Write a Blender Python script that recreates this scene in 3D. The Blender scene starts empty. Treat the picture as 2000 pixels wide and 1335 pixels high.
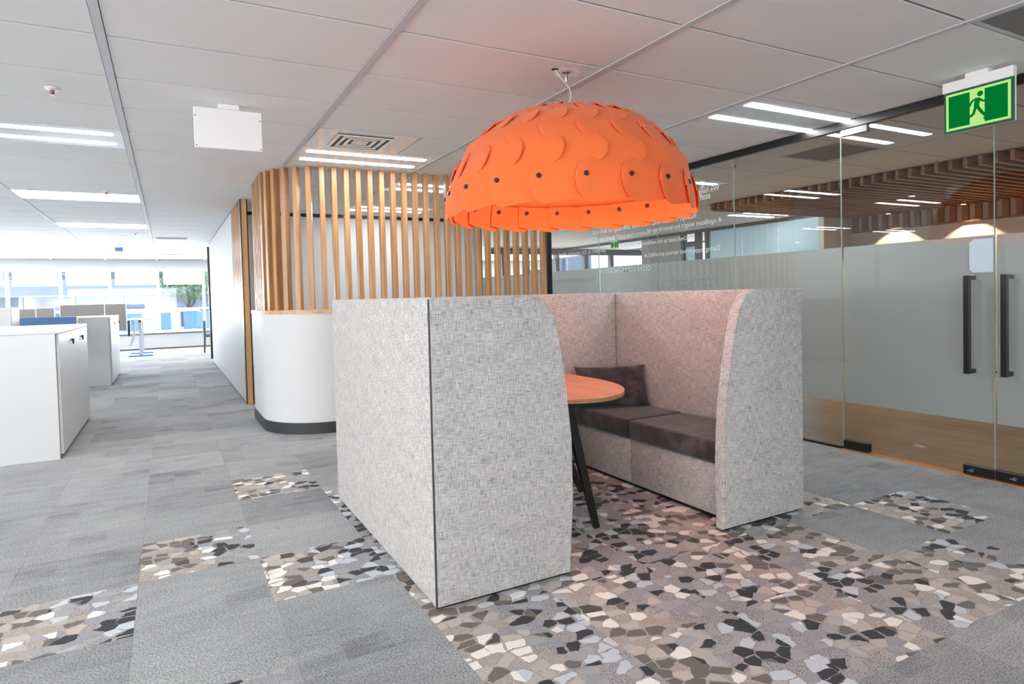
import bpy, bmesh, math, random
from mathutils import Vector, Matrix
random.seed(7)
D = bpy.data
SC = bpy.context.scene
COL = SC.collection
PI = math.pi

# ------------------------------------------------------------------ camera
FL, W, H = 1231.559, 2000.0, 1335.0
CAMZ = 1.2328
cam_d = D.cameras.new('camera'); cam = D.objects.new('camera', cam_d); COL.objects.link(cam)
Rv = Vector((0.88221337, -0.47015955, -0.02548637)); Uv = Vector((0.03621776, 0.01379227, 0.99924874)); Fv = Vector((0.46945483, 0.88247366, -0.02919585))
m = Matrix.Identity(4)
for i in range(3):
    m[i][0] = Rv[i]; m[i][1] = Uv[i]; m[i][2] = -Fv[i]
m.translation = Vector((0, 0, CAMZ))
cam.matrix_world = m
cam_d.sensor_width = 36.0; cam_d.sensor_fit = 'HORIZONTAL'
cam_d.lens = FL / W * 36.0
cam_d.shift_x = (W / 2 - 983.6775) / W
cam_d.shift_y = (612.5533 - H / 2) / W
cam_d.clip_start = 0.05; cam_d.clip_end = 300
SC.camera = cam

# ------------------------------------------------------------------ world, lights, exposure
SC.view_settings.view_transform = 'Standard'
SC.view_settings.look = 'None'
SC.view_settings.gamma = 1.0
SC.view_settings.use_curve_mapping = False
SC.view_settings.exposure = 0.34
w = D.worlds.new('world'); SC.world = w; w.use_nodes = True
bg = w.node_tree.nodes['Background']
bg.inputs['Color'].default_value = (0.80, 0.90, 1.0, 1); bg.inputs['Strength'].default_value = 2.8

def area(name, loc, direction, sx, sy, power, color=(1, 1, 1), spread=PI):
    d = D.lights.new(name, 'AREA'); d.shape = 'RECTANGLE'; d.size = sx; d.size_y = sy
    d.energy = power; d.color = color; d.spread = spread
    o = D.objects.new(name, d); COL.objects.link(o)
    o.location = loc; o.rotation_euler = Vector(direction).to_track_quat('-Z', 'Y').to_euler()
    return o
# daylight through the far and unseen left windows, plus two added fill lights
area('daylight_left', (-8.6, 17.2, 1.45), (1, 0, 0.2), 5.6, 1.5, 230, (0.90, 0.95, 1.0))
area('fill_left_near', (-8.6, 0.9, 1.45), (1, 0, 0.45), 10.8, 1.6, 305, (1.0, 1.0, 0.99))  # added fill from the unseen near left, tilted up to brighten the ceiling
area('fill_behind', (-3.5, -4.3, 1.5), (0, 1, 0.5), 8.0, 1.6, 170, (0.97, 0.98, 1.0))  # added fill light behind the camera
area('daylight_far', (-1.5, 20.6, 1.1), (0, -1, 0.5), 12.0, 1.3, 950, (0.88, 0.94, 1.0))
area('daylight_far_room', (8.6, 19.85, 1.1), (0, -1, 0.1), 7.4, 1.3, 700, (0.80, 0.92, 1.0))
LED_STRENGTH = 32.0

# ------------------------------------------------------------------ helpers
def tag(o, label=None, cat=None, group=None, kind=None):
    if label: o['label'] = label
    if cat: o['category'] = cat
    if group: o['group'] = group
    if kind: o['kind'] = kind
    return o

def empty(name, loc=(0, 0, 0), label=None, cat=None, group=None, kind=None, rz=0):
    o = D.objects.new(name, None); COL.objects.link(o); o.location = loc; o.rotation_euler = (0, 0, rz)
    o.empty_display_size = 0.1
    return tag(o, label, cat, group, kind)

class MB:
    """collects shapes, then links them as one mesh object"""
    def __init__(s): s.bm = bmesh.new()
    def box(s, x0, x1, y0, y1, z0, z1, bevel=0.0, seg=2):
        vs = [s.bm.verts.new((x, y, z)) for x in (x0, x1) for y in (y0, y1) for z in (z0, z1)]
        q = [(0, 1, 3, 2), (4, 6, 7, 5), (0, 4, 5, 1), (2, 3, 7, 6), (0, 2, 6, 4), (1, 5, 7, 3)]
        fs = [s.bm.faces.new([vs[i] for i in f]) for f in q]
        if bevel:
            es = {e for f in fs for e in f.edges}
            bmesh.ops.bevel(s.bm, geom=list(es), offset=bevel, segments=seg, affect='EDGES', profile=0.5)
        return s
    def prism(s, pts, a0, a1, axis='z', bevel=0.0, seg=2):
        """polygon pts extruded along an axis. axis z: pts=(x,y); axis y: pts=(x,z); axis x: pts=(y,z)"""
        def P(p, a):
            return {'z': (p[0], p[1], a), 'y': (p[0], a, p[1]), 'x': (a, p[0], p[1])}[axis]
        A = [s.bm.verts.new(P(p, a0)) for p in pts]; B = [s.bm.verts.new(P(p, a1)) for p in pts]
        n = len(pts); fs = [s.bm.faces.new(A), s.bm.faces.new(B[::-1])]
        caps = set(fs[0].edges) | set(fs[1].edges)
        for i in range(n):
            fs.append(s.bm.faces.new((A[i], B[i], B[(i + 1) % n], A[(i + 1) % n])))
        if bevel:
            bmesh.ops.bevel(s.bm, geom=list(caps), offset=bevel, segments=seg, affect='EDGES', profile=0.5)
        return s
    def tube(s, p0, p1, r0, r1=None, n=12, cap=True):
        r1 = r0 if r1 is None else r1
        p0, p1 = Vector(p0), Vector(p1); d = (p1 - p0).normalized()
        u = d.orthogonal().normalized(); v = d.cross(u)
        A = []; B = []
        for i in range(n):
            a = 2 * PI * i / n; o = u * math.cos(a) + v * math.sin(a)
            A.append(s.bm.verts.new(p0 + o * r0)); B.append(s.bm.verts.new(p1 + o * r1))
        for i in range(n): s.bm.faces.new((A[i], A[(i + 1) % n], B[(i + 1) % n], B[i]))
        if cap: s.bm.faces.new(A[::-1]); s.bm.faces.new(B)
        return s
    def path(s, pts, r, n=8):
        for a, b in zip(pts[:-1], pts[1:]): s.tube(a, b, r, n=n)
        return s
    def bar(s, p0, p1, wx, wy, ref=(0, 1, 0), w1=None):
        p0, p1 = Vector(p0), Vector(p1); d = (p1 - p0).normalized()
        u = Vector(ref).cross(d).normalized(); v = d.cross(u)
        k = 1 if w1 is None else w1
        A = [s.bm.verts.new(p0 + u * a * wx / 2 + v * b * wy / 2) for a, b in ((-1, -1), (1, -1), (1, 1), (-1, 1))]
        B = [s.bm.verts.new(p1 + u * a * wx * k / 2 + v * b * wy * k / 2) for a, b in ((-1, -1), (1, -1), (1, 1), (-1, 1))]
        s.bm.faces.new(A[::-1]); s.bm.faces.new(B)
        for i in range(4): s.bm.faces.new((A[i], A[(i + 1) % 4], B[(i + 1) % 4], B[i]))
        return s
    def lathe(s, prof, c=(0, 0), n=32):
        rings = []
        for r, z in prof:
            rings.append([s.bm.verts.new((c[0] + r * math.cos(2 * PI * i / n), c[1] + r * math.sin(2 * PI * i / n), z)) for i in range(n)])
        for A, B in zip(rings[:-1], rings[1:]):
            for i in range(n): s.bm.faces.new((A[i], A[(i + 1) % n], B[(i + 1) % n], B[i]))
        s.bm.faces.new(rings[0][::-1]); s.bm.faces.new(rings[-1])
        return s
    def build(s, name, mat, parent=None, smooth=False, label=None, kind=None):
        bmesh.ops.recalc_face_normals(s.bm, faces=s.bm.faces[:])
        me = D.meshes.new(name); s.bm.to_mesh(me); s.bm.free()
        if mat: me.materials.append(mat)
        if smooth:
            me.shade_smooth()
            try: me.set_sharp_from_angle(angle=math.radians(35))
            except Exception: pass
        o = D.objects.new(name, me); COL.objects.link(o)
        if parent: o.parent = parent
        if label: o['label'] = label
        if kind: o['kind'] = kind
        return o

def mesh_obj(name, verts, faces, mat, parent=None, smooth=False):
    me = D.meshes.new(name); me.from_pydata(verts, [], faces); me.update()
    if mat: me.materials.append(mat)
    if smooth: me.shade_smooth()
    o = D.objects.new(name, me); COL.objects.link(o)
    if parent: o.parent = parent
    return o

def copy_tree(o, parent=None):
    c = o.copy(); COL.objects.link(c); c.parent = parent
    for ch in list(o.children): copy_tree(ch, c)
    return c

def inst(o, loc, parent=None):
    c = o.copy(); COL.objects.link(c); c.location = loc
    if parent: c.parent = parent
    return c

# ------------------------------------------------------------------ materials
def lin(r, g, b):
    f = lambda c: (c / 255 / 12.92) if c / 255 <= 0.04045 else ((c / 255 + 0.055) / 1.055) ** 2.4
    return (f(r), f(g), f(b), 1)

class NT:
    def __init__(s, name):
        s.m = D.materials.new(name); s.m.use_nodes = True; s.t = s.m.node_tree; s.t.nodes.clear()
        s.out = s.n('ShaderNodeOutputMaterial')
    def n(s, typ, **kw):
        x = s.t.nodes.new(typ)
        for k, v in kw.items(): setattr(x, k, v)
        return x
    def l(s, a, b): s.t.links.new(a, b)
    def setin(s, node, key, val):
        if val is None: return
        if isinstance(val, bpy.types.NodeSocket): s.l(val, node.inputs[key])
        else: node.inputs[key].default_value = val
    def math(s, op, a, b=None, c=None, clamp=False):
        x = s.n('ShaderNodeMath', operation=op); x.use_clamp = clamp
        s.setin(x, 0, a); s.setin(x, 1, b); s.setin(x, 2, c); return x.outputs[0]
    def mix(s, fac, a, b, mode='MIX'):
        x = s.n('ShaderNodeMix', data_type='RGBA', blend_type=mode)
        s.setin(x, 0, fac); s.setin(x, 6, a); s.setin(x, 7, b); return x.outputs[2]
    def mapping(s, vec, scale=(1, 1, 1), loc=(0, 0, 0), rot=(0, 0, 0)):
        x = s.n('ShaderNodeMapping'); s.setin(x, 'Vector', vec); s.setin(x, 'Scale', scale); s.setin(x, 'Location', loc); s.setin(x, 'Rotation', rot); return x.outputs[0]
    def noise(s, vec, scale, detail=2, rough=0.5, dim='3D'):
        x = s.n('ShaderNodeTexNoise'); x.noise_dimensions = dim; s.setin(x, 'Vector', vec); s.setin(x, 'Scale', scale); s.setin(x, 'Detail', detail); s.setin(x, 'Roughness', rough); return x.outputs[0]
    def ramp(s, fac, stops, interp='LINEAR'):
        x = s.n('ShaderNodeValToRGB'); x.color_ramp.interpolation = interp; e = x.color_ramp.elements
        while len(e) < len(stops): e.new(0.5)
        for el, (p, c) in zip(e, stops): el.position = p; el.color = c
        s.setin(x, 0, fac); return x.outputs[0]
    def pos(s): return s.n('ShaderNodeNewGeometry').outputs['Position']
    def sep(s, v): x = s.n('ShaderNodeSeparateXYZ'); s.l(v, x.inputs[0]); return x.outputs
    def comb(s, x=0, y=0, z=0):
        c = s.n('ShaderNodeCombineXYZ'); s.setin(c, 0, x); s.setin(c, 1, y); s.setin(c, 2, z); return c.outputs[0]
    def bump(s, h, strength=0.3, dist=0.002):
        x = s.n('ShaderNodeBump'); s.setin(x, 'Height', h); s.setin(x, 'Strength', strength); s.setin(x, 'Distance', dist); return x.outputs[0]
    def bsdf(s, color, rough=0.5, metal=0, normal=None, spec=0.5, sheen=0, emis=None, estr=0, coat=0):
        x = s.n('ShaderNodeBsdfPrincipled')
        s.setin(x, 'Base Color', color); s.setin(x, 'Roughness', rough); s.setin(x, 'Metallic', metal); s.setin(x, 'Specular IOR Level', spec)
        s.setin(x, 'Sheen Weight', sheen); s.setin(x, 'Coat Weight', coat)
        if normal: s.l(normal, x.inputs['Normal'])
        if emis: s.setin(x, 'Emission Color', emis); s.setin(x, 'Emission Strength', estr)
        return x.outputs[0]
    def done(s, sh): s.l(sh, s.out.inputs[0]); return s.m

def plain(name, rgb, rough=0.5, metal=0, spec=0.5, coat=0, var=0.03, vscale=6):
    t = NT(name); c = lin(*rgb)
    nz = t.noise(t.pos(), vscale, 3)
    k = t.ramp(nz, [(0.3, tuple(max(0, v * (1 - var)) for v in c[:3]) + (1,)), (0.7, tuple(min(1, v * (1 + var)) for v in c[:3]) + (1,))])
    return t.done(t.bsdf(k, rough, metal, spec=spec, coat=coat))

def emit(name, rgb, strength):
    t = NT(name); e = t.n('ShaderNodeEmission'); e.inputs[0].default_value = lin(*rgb); e.inputs[1].default_value = strength
    return t.done(e.outputs[0])

M = {}
M['white_wall'] = plain('white_wall_paint', (210, 210, 210), 0.55, var=0.01)
M['white_gloss'] = plain('white_gloss_metal', (236, 238, 240), 0.12, spec=0.6, var=0.0)
M['white_lam'] = plain('white_laminate', (208, 208, 208), 0.35, var=0.006)
M['white_plastic'] = plain('white_plastic', (238, 236, 236), 0.4, var=0.0)
M['tbar'] = plain('white_ceiling_bar', (206, 207, 211), 0.6, var=0.0)
M['patch_grey'] = plain('grey_patch_metal', (120, 120, 128), 0.45)
M['cross'] = plain('grey_cross_joint', (118, 115, 113), 0.8, var=0.0)
M['black'] = plain('black_powder_coat', (22, 22, 23), 0.35, var=0.1)
M['dark_grey'] = plain('dark_grey_skirting', (52, 54, 55), 0.4, var=0.05)
M['joint'] = plain('dark_ceiling_void', (95, 93, 92), 0.9)
M['steel'] = plain('brushed_steel', (170, 170, 172), 0.3, metal=1.0)
M['led'] = emit('led_strip_glow', (255, 255, 255), LED_STRENGTH)
M['taupe'] = plain('taupe_screen_fabric', (168, 160, 155), 0.9, var=0.03, vscale=60)
M['blue_screen'] = plain('blue_screen_fabric', (98, 138, 190), 0.85, var=0.04, vscale=60)
M['teal'] = plain('teal_upholstery', (82, 118, 124), 0.85)
M['light_grey_metal'] = plain('light_grey_metal', (190, 195, 205), 0.4)
M['blue_plastic'] = plain('blue_plastic', (60, 110, 175), 0.4)
M['grille_dark'] = plain('grille_dark', (92, 94, 96), 0.7)
M['brown_void'] = plain('brown_void', (52, 38, 30), 0.85)
M['room_wall'] = plain('beige_room_wall', (192, 182, 170), 0.6)
M['cord'] = plain('white_cord', (225, 220, 215), 0.5)
M['lime'] = emit('lime_sign_band', (190, 240, 140), 0.75)
M['green'] = emit('green_sign_face', (0, 118, 48), 0.8)
M['dark_green'] = plain('dark_green_sign_edge', (14, 92, 52), 0.4)
M['sky_glass'] = plain('far_glazing', (84, 104, 128), 0.08, spec=0.8)
M['concrete'] = plain('pale_concrete', (150, 158, 172), 0.8)
M['asphalt'] = plain('street_ground', (150, 155, 165), 0.9)
M['leaf'] = plain('tree_leaves', (95, 130, 80), 0.7, var=0.4, vscale=8)
M['bark'] = plain('tree_bark', (95, 75, 60), 0.9)
M['red_paint'] = plain('red_paint', (175, 85, 80), 0.5)

def ceiling_mat():
    t = NT('ceiling_tile_face'); p = t.pos()
    a = t.noise(p, 3.0, 4); b = t.noise(p, 300, 2)
    k = t.mix(0.5, t.ramp(a, [(0.3, lin(239, 239, 238)), (0.7, lin(244, 244, 243))]), t.ramp(b, [(0.3, lin(236, 236, 235)), (0.7, lin(247, 247, 246))]))
    return t.done(t.bsdf(k, 0.8, normal=t.bump(b, 0.15, 0.001), spec=0.2))
M['ceiling'] = ceiling_mat()

def perforated():
    t = NT('perforated_grille'); p = t.mapping(t.pos(), scale=(90, 90, 90))
    v = t.n('ShaderNodeTexVoronoi'); v.voronoi_dimensions = '2D'; t.setin(v, 'Vector', p); v.inputs['Scale'].default_value = 1.0; v.inputs['Randomness'].default_value = 0.0
    k = t.ramp(v.outputs['Distance'], [(0.25, lin(50, 50, 52)), (0.38, lin(150, 148, 150))])
    return t.done(t.bsdf(k, 0.6))
M['perf'] = perforated()

def wood(name, c0, c1, c2, axis='z', rough=0.35, freq=26):
    t = NT(name); p = t.pos()
    oi = t.n('ShaderNodeObjectInfo').outputs['Random']
    sc = {'z': (freq, freq, 1.2), 'y': (freq, 1.2, freq), 'x': (1.2, freq, freq)}[axis]
    off = t.comb(t.math('MULTIPLY', oi, 37.0), t.math('MULTIPLY', oi, 11.0), 0)
    x = t.n('ShaderNodeVectorMath', operation='ADD'); t.l(t.mapping(p, scale=sc), x.inputs[0]); t.l(off, x.inputs[1])
    a = t.noise(x.outputs[0], 1.0, 6, 0.62)
    sc2 = tuple(v * 9 if v > 5 else v * 3 for v in sc)
    b = t.noise(t.mapping(p, scale=sc2), 1.0, 2)
    k = t.ramp(a, [(0.25, c0), (0.5, c1), (0.75, c2)])
    k = t.mix(t.math('MULTIPLY', t.math('SUBTRACT', b, 0.45, clamp=True), 1.2, clamp=True), k, c0, 'MULTIPLY')
    br = t.math('ADD', 0.86, t.math('MULTIPLY', oi, 0.22))
    k = t.mix(1.0, k, t.comb(br, br, br), 'MULTIPLY')
    return t.done(t.bsdf(k, rough, normal=t.bump(b, 0.12, 0.001), spec=0.45))
M['oak'] = wood('oak_slat', lin(150, 104, 64), lin(188, 141, 95), lin(206, 163, 117), rough=0.3)
M['oak_h'] = wood('oak_cap', lin(178, 128, 82), lin(212, 166, 118), lin(226, 184, 138), 'x')
M['oak_end'] = wood('oak_end_board', lin(190, 140, 90), lin(212, 164, 112), lin(224, 178, 126))
M['table'] = wood('table_veneer', lin(190, 130, 96), lin(205, 146, 110), lin(216, 160, 124), 'y', 0.38, 14)
M['table_edge'] = wood('table_ply_edge', lin(150, 110, 72), lin(170, 128, 88), lin(190, 148, 105), 'x', 0.5, 60)
M['batten'] = wood('brown_batten', lin(120, 84, 62), lin(150, 110, 82), lin(178, 138, 108), 'x', 0.5)
M['wall_batten'] = wood('wall_batten', lin(110, 72, 44), lin(135, 92, 60), lin(152, 108, 74), 'z', 0.5)
M['plank'] = wood('timber_floor', lin(135, 100, 62), lin(158, 122, 80), lin(176, 140, 96), 'y', 0.3, 7)
M['threshold'] = wood('timber_threshold', lin(170, 110, 60), lin(190, 130, 78), lin(205, 148, 95), 'y', 0.4)

def fabric():
    t = NT('grey_woven_fabric'); s = t.sep(t.pos())
    h = t.math('ADD', s[0], s[1]); z = s[2]
    v1 = t.comb(t.math('MULTIPLY', h, 22.0), t.math('MULTIPLY', z, 400.0), 0)
    v2 = t.comb(t.math('MULTIPLY', h, 400.0), t.math('MULTIPLY', z, 22.0), 3.0)
    a = t.noise(v1, 1.0, 3, 0.7); b = t.noise(v2, 1.0, 3, 0.7)
    big = t.noise(t.comb(t.math('MULTIPLY', h, 6.0), t.math('MULTIPLY', z, 18.0), 0), 1.0, 3)
    f = t.math('ADD', t.math('MULTIPLY', a, 0.5), t.math('MULTIPLY', b, 0.5))
    f = t.math('ADD', f, t.math('MULTIPLY', t.math('SUBTRACT', big, 0.5), 0.08))
    k = t.ramp(f, [(0.34, lin(90, 88, 91)), (0.43, lin(150, 147, 146)), (0.51, lin(186, 181, 178)), (0.62, lin(220, 214, 208))])
    return t.done(t.bsdf(k, 0.95, normal=t.bump(f, 0.5, 0.002), spec=0.15, sheen=0.15))
M['fabric'] = fabric()

def velvet():
    t = NT('charcoal_velvet'); p = t.pos()
    a = t.noise(p, 7.0, 4, 0.6); b = t.noise(p, 30.0, 3)
    k = t.ramp(a, [(0.32, lin(40, 35, 39)), (0.5, lin(58, 51, 55)), (0.68, lin(90, 81, 84))])
    return t.done(t.bsdf(k, 0.75, normal=t.bump(b, 0.25, 0.01), spec=0.25, sheen=0.35))
M['velvet'] = velvet()

def felt():
    t = NT('orange_felt'); p = t.pos()
    a = t.noise(p, 220.0, 3); b = t.noise(p, 5, 3)
    k = t.mix(0.5, t.ramp(a, [(0.3, lin(249, 117, 60)), (0.7, lin(253, 134, 74))]), t.ramp(b, [(0.3, lin(250, 116, 58)), (0.7, lin(252, 126, 66))]))
    d = t.bsdf(k, 0.9, normal=t.bump(a, 0.2, 0.001), spec=0.15, sheen=0.2)
    tr = t.n('ShaderNodeBsdfTranslucent'); tr.inputs[0].default_value = lin(255, 96, 30)
    mx = t.n('ShaderNodeMixShader'); mx.inputs[0].default_value = 0.18
    t.l(d, mx.inputs[1]); t.l(tr.outputs[0], mx.inputs[2])
    return t.done(mx.outputs[0])
M['felt'] = felt()

TS, TX0, TY0 = 0.503, 0.345, 1.20          # carpet tile size and grid origin
def tile_cell(t, p):
    s = t.sep(p)
    gx = t.math('DIVIDE', t.math('SUBTRACT', s[0], TX0), TS); gy = t.math('DIVIDE', t.math('SUBTRACT', s[1], TY0), TS)
    cx = t.math('FLOOR', gx); cy = t.math('FLOOR', gy)
    fx = t.math('SUBTRACT', gx, cx); fy = t.math('SUBTRACT', gy, cy)
    wn = t.n('ShaderNodeTexWhiteNoise'); wn.noise_dimensions = '2D'; t.l(t.comb(cx, cy, 0), wn.inputs['Vector'])
    return fx, fy, wn.outputs['Value'], wn.outputs['Color']

def carpet_plain():
    t = NT('grey_carpet'); p = t.pos(); fx, fy, rv, rc = tile_cell(t, p)
    s = t.sep(p)
    # blocks of slightly different shade inside the tiles, running across them
    wn2 = t.n('ShaderNodeTexWhiteNoise'); wn2.noise_dimensions = '2D'
    t.l(t.comb(t.math('FLOOR', t.math('MULTIPLY', s[0], 3 / TS)), t.math('FLOOR', t.math('MULTIPLY', s[1], 4 / TS)), 0), wn2.inputs['Vector'])
    blk = wn2.outputs['Value']
    st = t.noise(t.mapping(p, scale=(5, 15, 1)), 1.0, 5, 0.7)
    big = t.noise(p, 1.6, 3)
    fine = t.noise(p, 210.0, 2, 0.8)
    loop = t.noise(t.mapping(p, scale=(130, 130, 1), rot=(0, 0, 0.78)), 1.0, 1)
    val = t.math('ADD', t.math('MULTIPLY', t.math('GREATER_THAN', blk, 0.94), -0.05), t.math('MULTIPLY', st, 0.26))
    val = t.math('ADD', val, t.math('MULTIPLY', big, 0.26))
    val = t.math('ADD', val, t.math('MULTIPLY', rv, 0.10))
    val = t.math('ADD', val, t.math('MULTIPLY', fine, 0.14))
    k = t.ramp(val, [(0.24, lin(116, 116, 122)), (0.34, lin(150, 151, 152)), (0.50, lin(177, 178, 177))])
    sp = t.ramp(t.math('ADD', t.math('MULTIPLY', fine, 0.6), t.math('MULTIPLY', loop, 0.4)), [(0.38, (0.40, 0.40, 0.42, 1)), (0.50, (0.95, 0.95, 0.95, 1)), (0.62, (1.32, 1.32, 1.32, 1))])
    k = t.mix(0.9, k, sp, 'MULTIPLY')
    return t.done(t.bsdf(k, 0.97, normal=t.bump(fine, 0.5, 0.003), spec=0.1, sheen=0.1))
M['carpet'] = carpet_plain()

def carpet_stone():
    t = NT('stone_patterned_carpet'); p = t.pos(); fx, fy, rv, rc = tile_cell(t, p)
    wob = t.noise(p, 20.0, 3)
    pw = t.n('ShaderNodeVectorMath', operation='ADD'); t.l(p, pw.inputs[0])
    t.l(t.comb(t.math('MULTIPLY', t.math('SUBTRACT', wob, 0.5), 0.022), t.math('MULTIPLY', t.math('SUBTRACT', wob, 0.5), -0.02), t.math('MULTIPLY', rv, 50.0)), pw.inputs[1])
    cs = t.sep(rc)
    jit = t.comb(t.math('MULTIPLY', cs[0], 60.0), t.math('MULTIPLY', cs[1], 60.0), 0)
    q = t.n('ShaderNodeVectorMath', operation='ADD'); t.l(pw.outputs[0], q.inputs[0]); t.l(jit, q.inputs[1])
    qm = t.mapping(q.outputs[0], scale=(15.5, 19.5, 1))
    v = t.n('ShaderNodeTexVoronoi'); v.voronoi_dimensions = '2D'; t.setin(v, 'Vector', qm); v.inputs['Scale'].default_value = 1.0; v.inputs['Randomness'].default_value = 0.85
    e = t.n('ShaderNodeTexVoronoi'); e.voronoi_dimensions = '2D'; e.feature = 'DISTANCE_TO_EDGE'; t.setin(e, 'Vector', qm); e.inputs['Scale'].default_value = 1.0; e.inputs['Randomness'].default_value = 0.85
    r = t.sep(v.outputs['Color'])
    # each tile fades from a blue-grey side to a beige side
    flip = t.math('GREATER_THAN', cs[2], 0.5)
    tt = t.math('ABSOLUTE', t.math('SUBTRACT', fx, flip))
    side = t.math('GREATER_THAN', t.math('ADD', tt, t.math('MULTIPLY', t.math('SUBTRACT', r[1], 0.5), 0.55)), 0.5)
    fine = t.noise(p, 330.0, 2, 0.8)
    dots = t.ramp(fine, [(0.42, lin(88, 86, 90)), (0.58, lin(205, 200, 200))])
    dotsb = t.ramp(fine, [(0.42, lin(140, 128, 118)), (0.58, lin(205, 194, 184))])
    blue = t.ramp(r[0], [(0.0, lin(60, 60, 64)), (0.27, lin(206, 212, 218)), (0.44, lin(160, 160, 166)), (0.60, lin(244, 242, 238)), (0.66, lin(172, 170, 170))], 'CONSTANT')
    beige = t.ramp(r[0], [(0.0, lin(118, 111, 106)), (0.27, lin(248, 242, 234)), (0.47, lin(200, 190, 180)), (0.64, lin(84, 80, 79)), (0.71, lin(190, 183, 176))], 'CONSTANT')
    spk = t.math('GREATER_THAN', r[2], 0.62)
    lateB = t.math('GREATER_THAN', r[0], 0.44)
    blue = t.mix(t.math('MULTIPLY', spk, lateB), blue, dots)
    beige = t.mix(t.math('MULTIPLY', spk, lateB), beige, dotsb)
    k = t.mix(side, blue, beige)
    shr = t.math('MULTIPLY', t.math('SUBTRACT', t.noise(p, 9.0, 2), 0.40, clamp=True), 0.55)
    edge = t.math('LESS_THAN', t.math('ADD', e.outputs['Distance'], t.math('MULTIPLY', t.math('SUBTRACT', fine, 0.5), 0.06)), shr)
    fill = t.mix(side, dots, dotsb)
    k = t.mix(edge, k, fill)
    pile = t.ramp(fine, [(0.35, (0.82, 0.82, 0.82, 1)), (0.65, (1.06, 1.06, 1.06, 1))])
    k = t.mix(1.0, k, pile, 'MULTIPLY')
    return t.done(t.bsdf(k, 0.97, normal=t.bump(fine, 0.5, 0.003), spec=0.1, sheen=0.1))
M['stone'] = carpet_stone()

def glass(name, tint, rough=0.0):
    t = NT(name); tr = t.n('ShaderNodeBsdfTransparent'); tr.inputs[0].default_value = tint
    g = t.n('ShaderNodeBsdfGlossy'); g.inputs['Color'].default_value = (1, 1, 1, 1); g.inputs['Roughness'].default_value = rough
    ge = t.n('ShaderNodeNewGeometry'); dp = t.n('ShaderNodeVectorMath', operation='DOT_PRODUCT')
    t.l(ge.outputs['Normal'], dp.inputs[0]); t.l(ge.outputs['Incoming'], dp.inputs[1])
    k = t.math('POWER', t.math('SUBTRACT', 1.0, t.math('ABSOLUTE', dp.outputs['Value'])), 5.0)
    fr = t.math('ADD', 0.04, t.math('MULTIPLY', k, 0.96))
    mx = t.n('ShaderNodeMixShader'); t.l(fr, mx.inputs[0]); t.l(tr.outputs[0], mx.inputs[1]); t.l(g.outputs[0], mx.inputs[2])
    return t.done(mx.outputs[0])
M['glass'] = glass('clear_partition_glass', (0.90, 0.91, 0.90, 1))
M['win_glass'] = glass('window_glass', (0.96, 0.98, 1.0, 1))
M['glass_edge'] = plain('glass_edge_seal', (160, 178, 170), 0.15, spec=0.8)

def frosted(name, rgb, trans=0.35):
    t = NT(name); c = lin(*rgb)
    d = t.n('ShaderNodeBsdfDiffuse'); d.inputs[0].default_value = c
    tl = t.n('ShaderNodeBsdfTranslucent'); tl.inputs[0].default_value = c
    mx = t.n('ShaderNodeMixShader'); mx.inputs[0].default_value = trans
    t.l(d.outputs[0], mx.inputs[1]); t.l(tl.outputs[0], mx.inputs[2])
    g = t.n('ShaderNodeBsdfGlossy'); g.inputs['Roughness'].default_value = 0.22
    m2 = t.n('ShaderNodeMixShader'); m2.inputs[0].default_value = 0.06
    t.l(mx.outputs[0], m2.inputs[1]); t.l(g.outputs[0], m2.inputs[2])
    return t.done(m2.outputs[0])
M['frost'] = frosted('frosted_film', (226, 231, 233), 0.5)
M['blind'] = frosted('cream_roller_blind', (250, 246, 236), 0.55)
M['pale_blue'] = frosted('pale_blue_reflection', (205, 222, 236), 0.2)  # colour of the painted window reflection on the door
M['far_frost'] = frosted('far_frosted_pane', (200, 220, 226), 0.5)
M['text_white'] = plain('white_lettering', (232, 234, 232), 0.6)
M['text_faint'] = plain('faint_lettering', (165, 182, 184), 0.6)
M['text_pale'] = plain('pale_lettering', (205, 218, 222), 0.6)

# ================================================================== SETTING
CZ = 2.463        # ceiling height
GX = 4.508        # glass wall plane
# ---- carpet floor
floor = MB().box(-9.0, GX + 0.03, -4.5, 20.3, -0.16, -0.008).build('floor', M['carpet'])
tag(floor, kind='structure', label='grey carpet tile floor with stone patterned tiles')
PAT = {(-2, 3), (-1, 4), (0, 6), (0, 3), (1, 6), (-1, 1), (6, 1), (5, 2), (5, 0), (-3, 3)} | {(1, 5)}
PAT |= {(i, j) for i in range(1, 5) for j in range(-1, 6)} - {(i, -1) for i in (3, 4)}
PAT -= {(1, 6)}
tp = MB().box(0, TS - 0.0007, 0, TS - 0.0007, -0.008, 0.0).build('carpet_tile', M['carpet'], floor)
ts_ = MB().box(0, TS - 0.0007, 0, TS - 0.0007, -0.008, 0.0005).build('patterned_carpet_tile', M['stone'], floor)
def project(p):
    d = Vector(p) - Vector((0, 0, CAMZ)); z = d.dot(Fv)
    if z < 0.1: return None
    return (983.7 + FL * d.dot(Rv) / z, 612.6 - FL * d.dot(Uv) / z, z)
cells = []
for i in range(-19, 9):
    for j in range(-12, 38):
        x, y = TX0 + i * TS, TY0 + j * TS
        if x + TS < -8.9 or x + 0.02 > GX + 0.02 or y + TS > 20.3: continue
        q = [project((x + a * TS, y + b * TS, 0)) for a in (0, 1) for b in (0, 1)]
        vis = any(v and -30 < v[0] < 2030 and 600 < v[1] < 1380 for v in q)
        cells.append((0 if vis else 1, math.hypot(x + .25, y + .25), i, j))
cells.sort()
used_p = used_s = False; rest = []; npl = 0
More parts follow.
